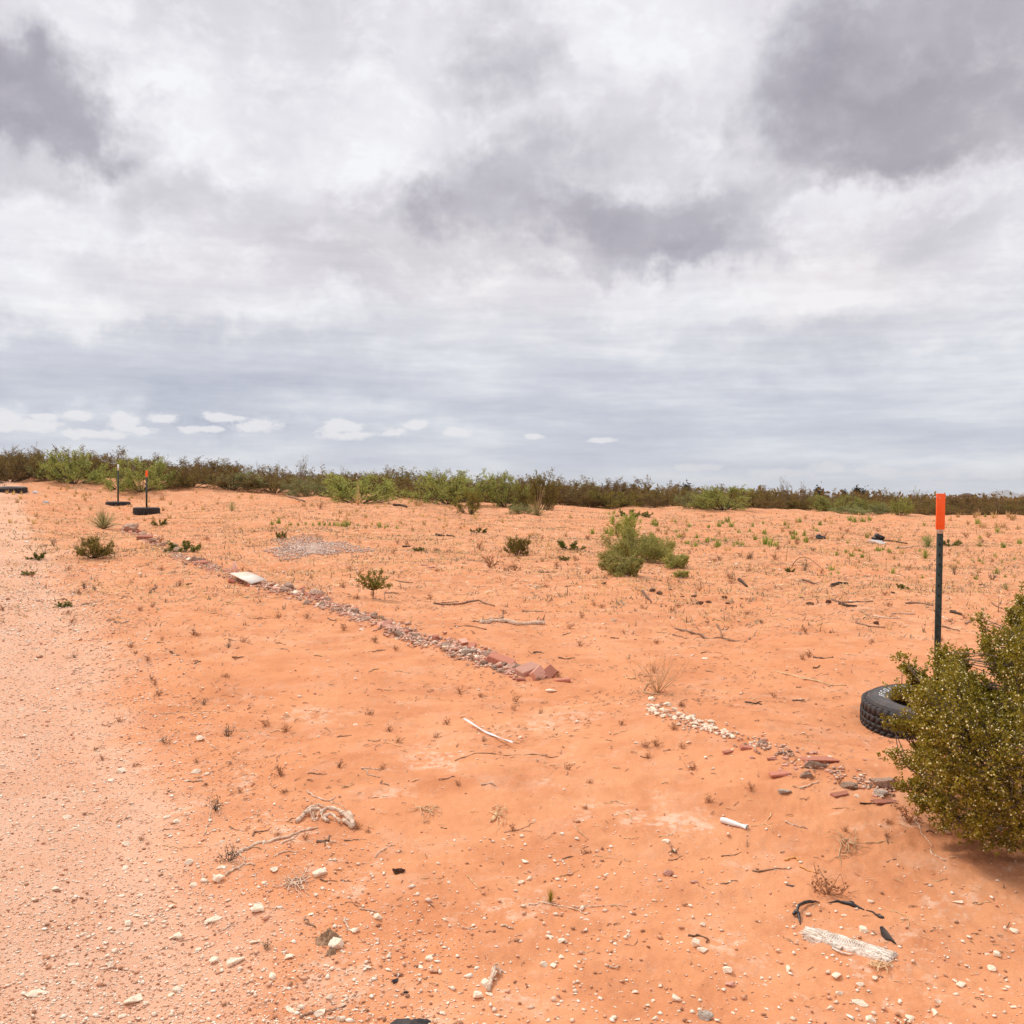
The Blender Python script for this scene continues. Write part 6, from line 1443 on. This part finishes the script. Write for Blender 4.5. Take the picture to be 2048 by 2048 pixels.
# white strip, white container, white board, brick triangle
def strip():
    P = gpts([(928, 1449), (950, 1461), (975, 1475), (1000, 1485), (1025, 1494)], .004, 0, 4); o0 = P[0].copy(); P = P - o0; n = len(P)
    d = unit(P[-1] - P[0]); s_ = np.array([-d[1], d[0], 0]); w_ = np.where(np.arange(n) < n * .62, .0062, .0045)[:, None]; tw = .002 * np.sin(np.arange(n) * .9)[:, None]
    zl = np.linspace(P[0, 2], P[-1, 2], n); P[:, 2] = zl + max(0, (P[:, 2] - zl).max()) * .8 + .003; up = np.array([0, 0, .004]); V = np.concatenate([P - s_ * w_, P + s_ * w_, P + s_ * w_ + up + tw * [0, 0, 1], P - s_ * w_ + up - tw * [0, 0, 1]])
    q = []
    for i in range(n - 1):
        for k in range(4): q.append((k * n + i, k * n + i + 1, ((k + 1) % 4) * n + i + 1, ((k + 1) % 4) * n + i))
    q += [(0, n, 2 * n, 3 * n), (n - 1, 2 * n - 1, 3 * n - 1, 4 * n - 1)]
    o = link(bpy.data.objects.new('plastic_strip', npmesh('plastic_strip', V, np.array(q), M_WPLAS))); o.location = tuple(o0); tag(o, 'long thin white plastic strip lying on the sand in the centre', 'strip')
strip()
def container():
    a, c = gpts([(1440, 1649), (1494, 1664)]); L = np.linalg.norm(c - a); d = (c - a) / L; s_ = np.array([-d[1], d[0], 0]); n = 22; k = 20
    t = tag(empty('plastic_container', tuple(a)), 'white crushed plastic container with a flared open end on the right-hand sand', 'container')
    tt = np.linspace(0, 1, n); ry = np.interp(tt, [0, .03, .1, .25, .5, .7, .82, .9, 1], [.002, .009, .0125, .0135, .0125, .0098, .0095, .011, .0135]); rz_ = ry * np.interp(tt, [0, .3, .7, 1], [.85, .8, .75, .7])
    ang = np.arange(k) * 2 * PI / k
    def shell(f, t0=0):
        V = []
        for i in range(t0, n):
            for q in range(k): V.append(d * L * tt[i] + s_ * math.cos(ang[q]) * ry[i] * f + np.array([0, 0, .008 + (math.sin(ang[q])) * rz_[i] * f + (.0022 * math.sin(q * 2.1 + i) if i > n - 3 else 0)]))
        m_ = n - t0; q_ = [(i * k + j, i * k + (j + 1) % k, (i + 1) * k + (j + 1) % k, (i + 1) * k + j) for i in range(m_ - 1) for j in range(k)]
        return V, q_, m_
    b = MB(); V, q_, m_ = shell(1); b.add(V, np.array(q_)); V2, q2, m2 = shell(.86, n - 8); off = len(V); b.add(V2, np.array(q2)[:, ::-1])
    b.obj('bottle', M_WPLAS, t, True)
    b = MB(); o_ = (m_ - 1) * k; V3 = [V[o_ + j] for j in range(k)] + [V2[(m2 - 1) * k + j] for j in range(k)]; b.add(V3, np.array([(j, (j + 1) % k, k + (j + 1) % k, k + j) for j in range(k)])); b.obj('rim', M_WPAINT, t)
container()
def board():
    cs = gpts([(460, 1157), (497, 1158), (531, 1168), (502, 1175)], .02); cs[0, 2] += .045; cs[1, 2] += .06; cs[2, 2] += .04; cs[3, 2] += .02; o0 = cs[3].copy(); cs = cs - o0
    dz = np.array([0, 0, -.014]); V = np.concatenate([cs, cs + dz]); b = MB(); b.add(V, np.array([(0, 1, 2, 3), (7, 6, 5, 4), (0, 3, 7, 4), (3, 2, 6, 7), (2, 1, 5, 6), (1, 0, 4, 5)]))
    o = b.obj('board', M_BOARD); o.location = tuple(o0); tag(o, 'white rectangular board lying tilted on the rubble row', 'board')
    P = gpts([(466, 1146)])[0]; s = 11.3 / 2048; b = MB()
    V = [(-9 * s, 0, -.03), (10 * s, .02, -.03), (1 * s, .01, 26 * s), (-7 * s, .05, -.03), (12 * s, .07, -.03), (3 * s, .05, 25 * s)]
    b.add(V, [np.array([(0, 1, 2), (5, 4, 3)]), np.array([(0, 3, 4, 1), (1, 4, 5, 2), (2, 5, 3, 0)])]); o = b.obj('brick_fragment', M_PINK); o.location = tuple(P); tag(o, 'upright triangular red brick shard standing beside the white board', 'brick')
board()
# black strap arc
def strap():
    cc = lambda x, y: (1560 + x * .1553, 1780 + y * .1553)
    P0 = gpts([cc(205, 335)])[0]; t = tag(empty('rubber_strap', tuple(P0)), 'curved black rubber strap half buried above the bleached wood', 'strap')
    def seg(pts, r_, nm, f=.55):
        P = gpts([cc(p[0], p[1]) + (p[2],) for p in pts], .002, 0, 4) - P0; n = len(P); b = MB()
        b.tube(P, np.interp(np.linspace(0, 1, len(r_ )), np.linspace(0, 1, len(r_)), r_) if False else np.interp(np.linspace(0, 1, n), np.linspace(0, 1, len(r_)), r_), 8)
        o = b.obj(nm, M_BPLAS, t, True); return o
    seg([(215, 335, .010), (240, 290, .014), (300, 220, .012), (390, 185, .006), (510, 157, .000)], [.0035, .0045, .0055, .0050, .0012], 'strap_band')
    seg([(610, 160, -.002), (700, 162, .001), (780, 172, .003), (860, 186, .004), (920, 205, .004), (1000, 228, .002), (1085, 266, -.001)], [.0015, .003, .0035, .006, .0065, .0045, .0015], 'strap_band')
    seg([(1110, 275, -.001), (1200, 320, .001), (1250, 370, .002), (1280, 400, .002), (1330, 430, .001)], [.0015, .0022, .003, .006, .004], 'strap_band')
    seg([(170, 335, .008), (205, 325, .012), (240, 345, .010)], [.005, .0065, .0045], 'buckle')
    seg([(238, 345, .010), (250, 390, .004), (262, 432, -.002)], [.005, .004, .001], 'hook')
    b = MB(); C = gpts([cc(925, 190)])[0] - P0; n = 16
    b.tube([C + np.array([math.cos(a) * .0065, math.sin(a) * .009, .008]) for a in np.linspace(0, 2 * PI, n)], .0018, 6); b.obj('eyelet', M_BPLAS, t, True)
strap()
def shard():
    cc = lambda x, y: (1560 + x * .1553, 1780 + y * .1553)
    P = gpts([cc(*p) for p in ((1283, 595), (1320, 590), (1385, 640), (1495, 745), (1425, 705), (1360, 690), (1300, 640))], .004); P[:, 2] += [.012, .012, .010, .002, .002, .001, .004]; o0 = P[0].copy(); P = P - o0; n = len(P)
    b = MB(); V = np.concatenate([P, P - [0, 0, .004]]); b.add(V, [np.array([range(n)]), np.array([[n + n - 1 - i for i in range(n)]]), np.array([(i, (i + 1) % n, n + (i + 1) % n, n + i) for i in range(n)])]); o = b.obj('plastic_shard', M_RUBBER); o.location = tuple(o0); tag(o, 'pointed flat black plastic shard beside the bleached ribbed wood', 'shard')
shard()
# bleached ribbed wood
def ribbed():
    cc = lambda x, y: (1560 + x * .1553, 1780 + y * .1553)
    a, c = gpts([cc(330, 590), cc(1470, 900)]); d = c - a; L = np.linalg.norm(d[:2]); d = np.array([d[0], d[1], 0]) / L; s_ = np.array([-d[1], d[0], 0])
    t = tag(empty('bleached_wood', tuple(a)), 'bleached white fibrous slab of wood with a ribbed middle and pitted end', 'wood'); rng = np.random.default_rng(3)
    n, m_ = 130, 34; u = np.linspace(0, 1, n)[:, None]; v = np.linspace(-1, 1, m_)[None]
    half = np.interp(u, [0, .06, .2, .5, .8, .95, 1], [.020, .028, .034, .030, .034, .034, .024]) * (1 + .12 * vnoise(u * 14, v * 0 + np.sign(v) * 3, 5))
    x = u * L + .006 * vnoise(v * 4, u * 0, 6) * (np.abs(u - .5) * 2) ** 4 * 2; y = v * half + .004 * np.sin(u * 5)
    z = .020 * np.sqrt(np.clip(1 - v ** 2, 0, 1)) + .004
    mid = np.exp(-((u - .47) / .27) ** 4) * np.exp(-((v + .15) / .55) ** 4)
    z = z - mid * .006 + mid * .0028 * np.sin(u * L / .0042 * 2 * PI * .55 + v * .8)
    z = z + (1 - mid) * .0030 * fbm(u * 9 * np.ones_like(v), v * 7 * np.ones_like(u), 4, 7)
    end = np.clip((u - .76) / .1, 0, 1); z = z - end * .008 * np.clip(vnoise(u * 60 * np.ones_like(v), v * 9 * np.ones_like(u), 9) - .05, 0, 1)
    P = a * 0 + d * x[..., None] + s_ * y[..., None]; P[..., 2] = z
    V = P.reshape(-1, 3); i, j = np.meshgrid(np.arange(n - 1), np.arange(m_ - 1), indexing='ij'); q = np.stack([i * m_ + j, (i + 1) * m_ + j, (i + 1) * m_ + j + 1, i * m_ + j + 1], -1).reshape(-1, 4)
    Vb = V.copy(); Vb[:, 2] = -.004; N = len(V); edge = [k for k in range(m_)] + [k * m_ + m_ - 1 for k in range(1, n)] + [(n - 1) * m_ + k for k in range(m_ - 2, -1, -1)] + [k * m_ for k in range(n - 2, 0, -1)]
    sk = np.array([(edge[k], edge[(k + 1) % len(edge)], N + edge[(k + 1) % len(edge)], N + edge[k]) for k in range(len(edge))])
    def wm(tn):
        co = tn.n('ShaderNodeTexCoord').outputs['Object']; mp = tn.n('ShaderNodeMapping', ins={0: co}); mp.inputs[2].default_value = (0, 0, -math.atan2(d[1], d[0]))
        st_ = tn.vm('MULTIPLY', mp.outputs[0], (1, 9, 4)); nz = tn.noise(st_, 34, 6, .7); c_ = tn.mix(tn.mr(nz, .38, .58), (.40, .27, .18, 1), (.90, .80, .70, 1))
        n2_ = tn.noise(co, 190, 4, .7); c_ = tn.mix(tn.mr(n2_, .60, .68, 0, .55), c_, (.22, .13, .09, 1))
        bp = tn.n('ShaderNodeBump', ins={'Strength': .7, 'Distance': .004, 'Height': nz}); p = tn.n('ShaderNodeBsdfPrincipled', ins={'Base Color': c_, 'Roughness': .9, 'Normal': bp.outputs[0]}); return p
    M_W = mat('bleached ribbed wood', wm)
    b = MB(); b.add(np.concatenate([V, Vb]), [q, sk]); b.obj('trunk_piece', M_W, t, True)
    b = MB()
    for k in range(22):
        yv = rng.uniform(-.022, .022); p0 = d * rng.uniform(.01, .04) + s_ * yv + [0, 0, rng.uniform(.006, .018)]; p1 = p0 - d * rng.uniform(.015, .042) + s_ * rng.normal() * .008 + [0, 0, -rng.uniform(.002, .008)]
        b.tube([p0, (p0 + p1) / 2 + rng.normal(size=3) * .001, p1], [.0026, .0022, .0010], 5)
    b.obj('frayed_fibres', M_W, t, True)
    b = MB()
    for (u0, u1, off) in ((.36, .62, -.040), (.37, .60, -.044)):
        pts = [d * L * (u0 + (u1 - u0) * q_) + s_ * (off + .010 * math.sin(q_ * PI) * -1 + .006 * (1 - q_)) + np.array([0, 0, .004]) for q_ in np.linspace(0, 1, 8)]; b.tube(pts, np.full(8, .0016), 5)
    b.obj('bark_strips', M_W, t, True)
    b = MB(); P = [d * L * x_ + s_ * y_ + np.array([0, 0, z_]) for x_, y_, z_ in ((.33, -.018, .012), (.47, -.020, .014), (.45, -.034, .004), (.40, -.038, .002), (.36, -.033, .005), (.34, -.026, .010))]; n6 = 6
    V = np.concatenate([P, np.array(P) - [0, 0, .003]]); b.add(V, [np.array([range(n6)]), np.array([[2 * n6 - 1 - i for i in range(n6)]]), np.array([(i, (i + 1) % n6, n6 + (i + 1) % n6, n6 + i) for i in range(n6)])]); b.obj('peeling_flap', M_W, t)
ribbed()
# brown cloth scrap and bottom black scrap
def lump(px, py, w_, d_, h_, m_, name, lb, cat, seed, amp=.25):
    x, y = G1(px, py); s = y / 2048; n = 40; a = np.linspace(-1, 1, n); U, Vv = np.meshgrid(a, a); r_ = np.hypot(U, Vv)
    edge = 1 + .28 * fbm(np.cos(np.arctan2(U, Vv)) * 1.5, np.sin(np.arctan2(U, Vv)) * 1.5, 3, seed)
    z = h_ * np.clip(1 - (r_ / edge) ** 2, -.4, 1) * (1 + amp * 2 * fbm(U * 2.5, Vv * 2.5, 4, seed + 3)); z = np.maximum(z, -.01)
    V = np.stack([U * w_ * s / 2, Vv * d_ / 2, z], -1).reshape(-1, 3); V[:, 2] += H(V[:, 0] + x, V[:, 1] + y) - Hs(x, y) - .001
    i, j = np.meshgrid(np.arange(n - 1), np.arange(n - 1), indexing='ij'); q = np.stack([i * n + j, i * n + j + 1, (i + 1) * n + j + 1, (i + 1) * n + j], -1).reshape(-1, 4)
    c = V[q].mean(1); k = np.hypot(c[:, 0] / (w_ * s / 2), c[:, 1] / (d_ / 2)) < 1.2; o = link(bpy.data.objects.new(name, npmesh(name, V, q[k], m_, True))); o.location = (x, y, Hs(x, y)); return tag(o, lb, cat)
lump(656, 1887, 58, .07, .022, M_CLOTH, 'cloth_scrap', 'furry dusty brown cloth scrap wrapped round a pale stone', 'cloth', 4, .5)
lump(662, 1912, 22, .03, .012, M_CLOTH, 'cloth_scrap', 'small brown cloth lump below the furry cloth scrap', 'cloth', 5, .5)
lump(812, 2056, 100, .10, .024, M_RUBBER, 'rubber_scrap', 'black crumpled scrap cut by the bottom edge of the picture', 'scrap', 6, .12)
# black rubbish on the right middle distance
x, y = G1(1757, 1082); b = MB()
for k in range(9):
    b.tube([(RNG.uniform(-.16, .12), RNG.uniform(-.08, .08), RNG.uniform(.0, .1)) for _ in range(4)], RNG.uniform(.015, .035, 4), 6)
b.box((-.02, 0, .10), (.2, .14, .08), Matrix.Rotation(.4, 4, 'Y')); o = b.obj('black_rubbish', M_BPLAS, None, False); o.location = (x, y, Hs(x, y)); tag(o, 'heap of black plastic rubbish on the sand left of the near post', 'rubbish')
rock(hull_rock(871, 14, (1, .5, .3), M_WPLAS, .05, 2), 1750, 1087, 38, 'whitish flattened bag at the foot of the black rubbish heap', 'plastic_bag', 'bag', rz=0)
rock(hull_rock(872, 16, (1, .6, .5), M_BPLAS, .1, 2), 1640, 1078, 22, 'small black plastic bundle left of the rubbish heap', 'plastic_bundle', 'rubbish', rz=0)
rock(hull_rock(873, 12, (1, .7, .7), M_WPLAS, .05, 1), 69, 987, 11, 'small white bag on the far left slope', 'plastic_bag', 'bag', rz=0, az_=1.2)
rock(hull_rock(874, 12, (1, .7, .6), simple('grey translucent plastic', (.45, .42, .40), (.35, .32, .3), 9, .5), .05, 1), 91, 1006, 14, 'greyish plastic bag right below the small white bag', 'plastic_bag', 'bag', rz=0)
rock(R_BRK[0], 78, 958, 26, 'dark scrap lying on the dune crest in front of the dumped tyre', 'dark_scrap', 'scrap', rz=0, az_=.3)

for o in [o for o in S.objects if o.name.startswith(('creosote_bush', 'mesquite_bush', 'leggy', 'young', 'low_')) and o.location.z < -20 and o.parent is None]:
    for c in KIDS.get(o.name, []): bpy.data.objects.remove(c)
    bpy.data.objects.remove(o)
clean_used(); clear_props()
print('objects', len(S.objects))
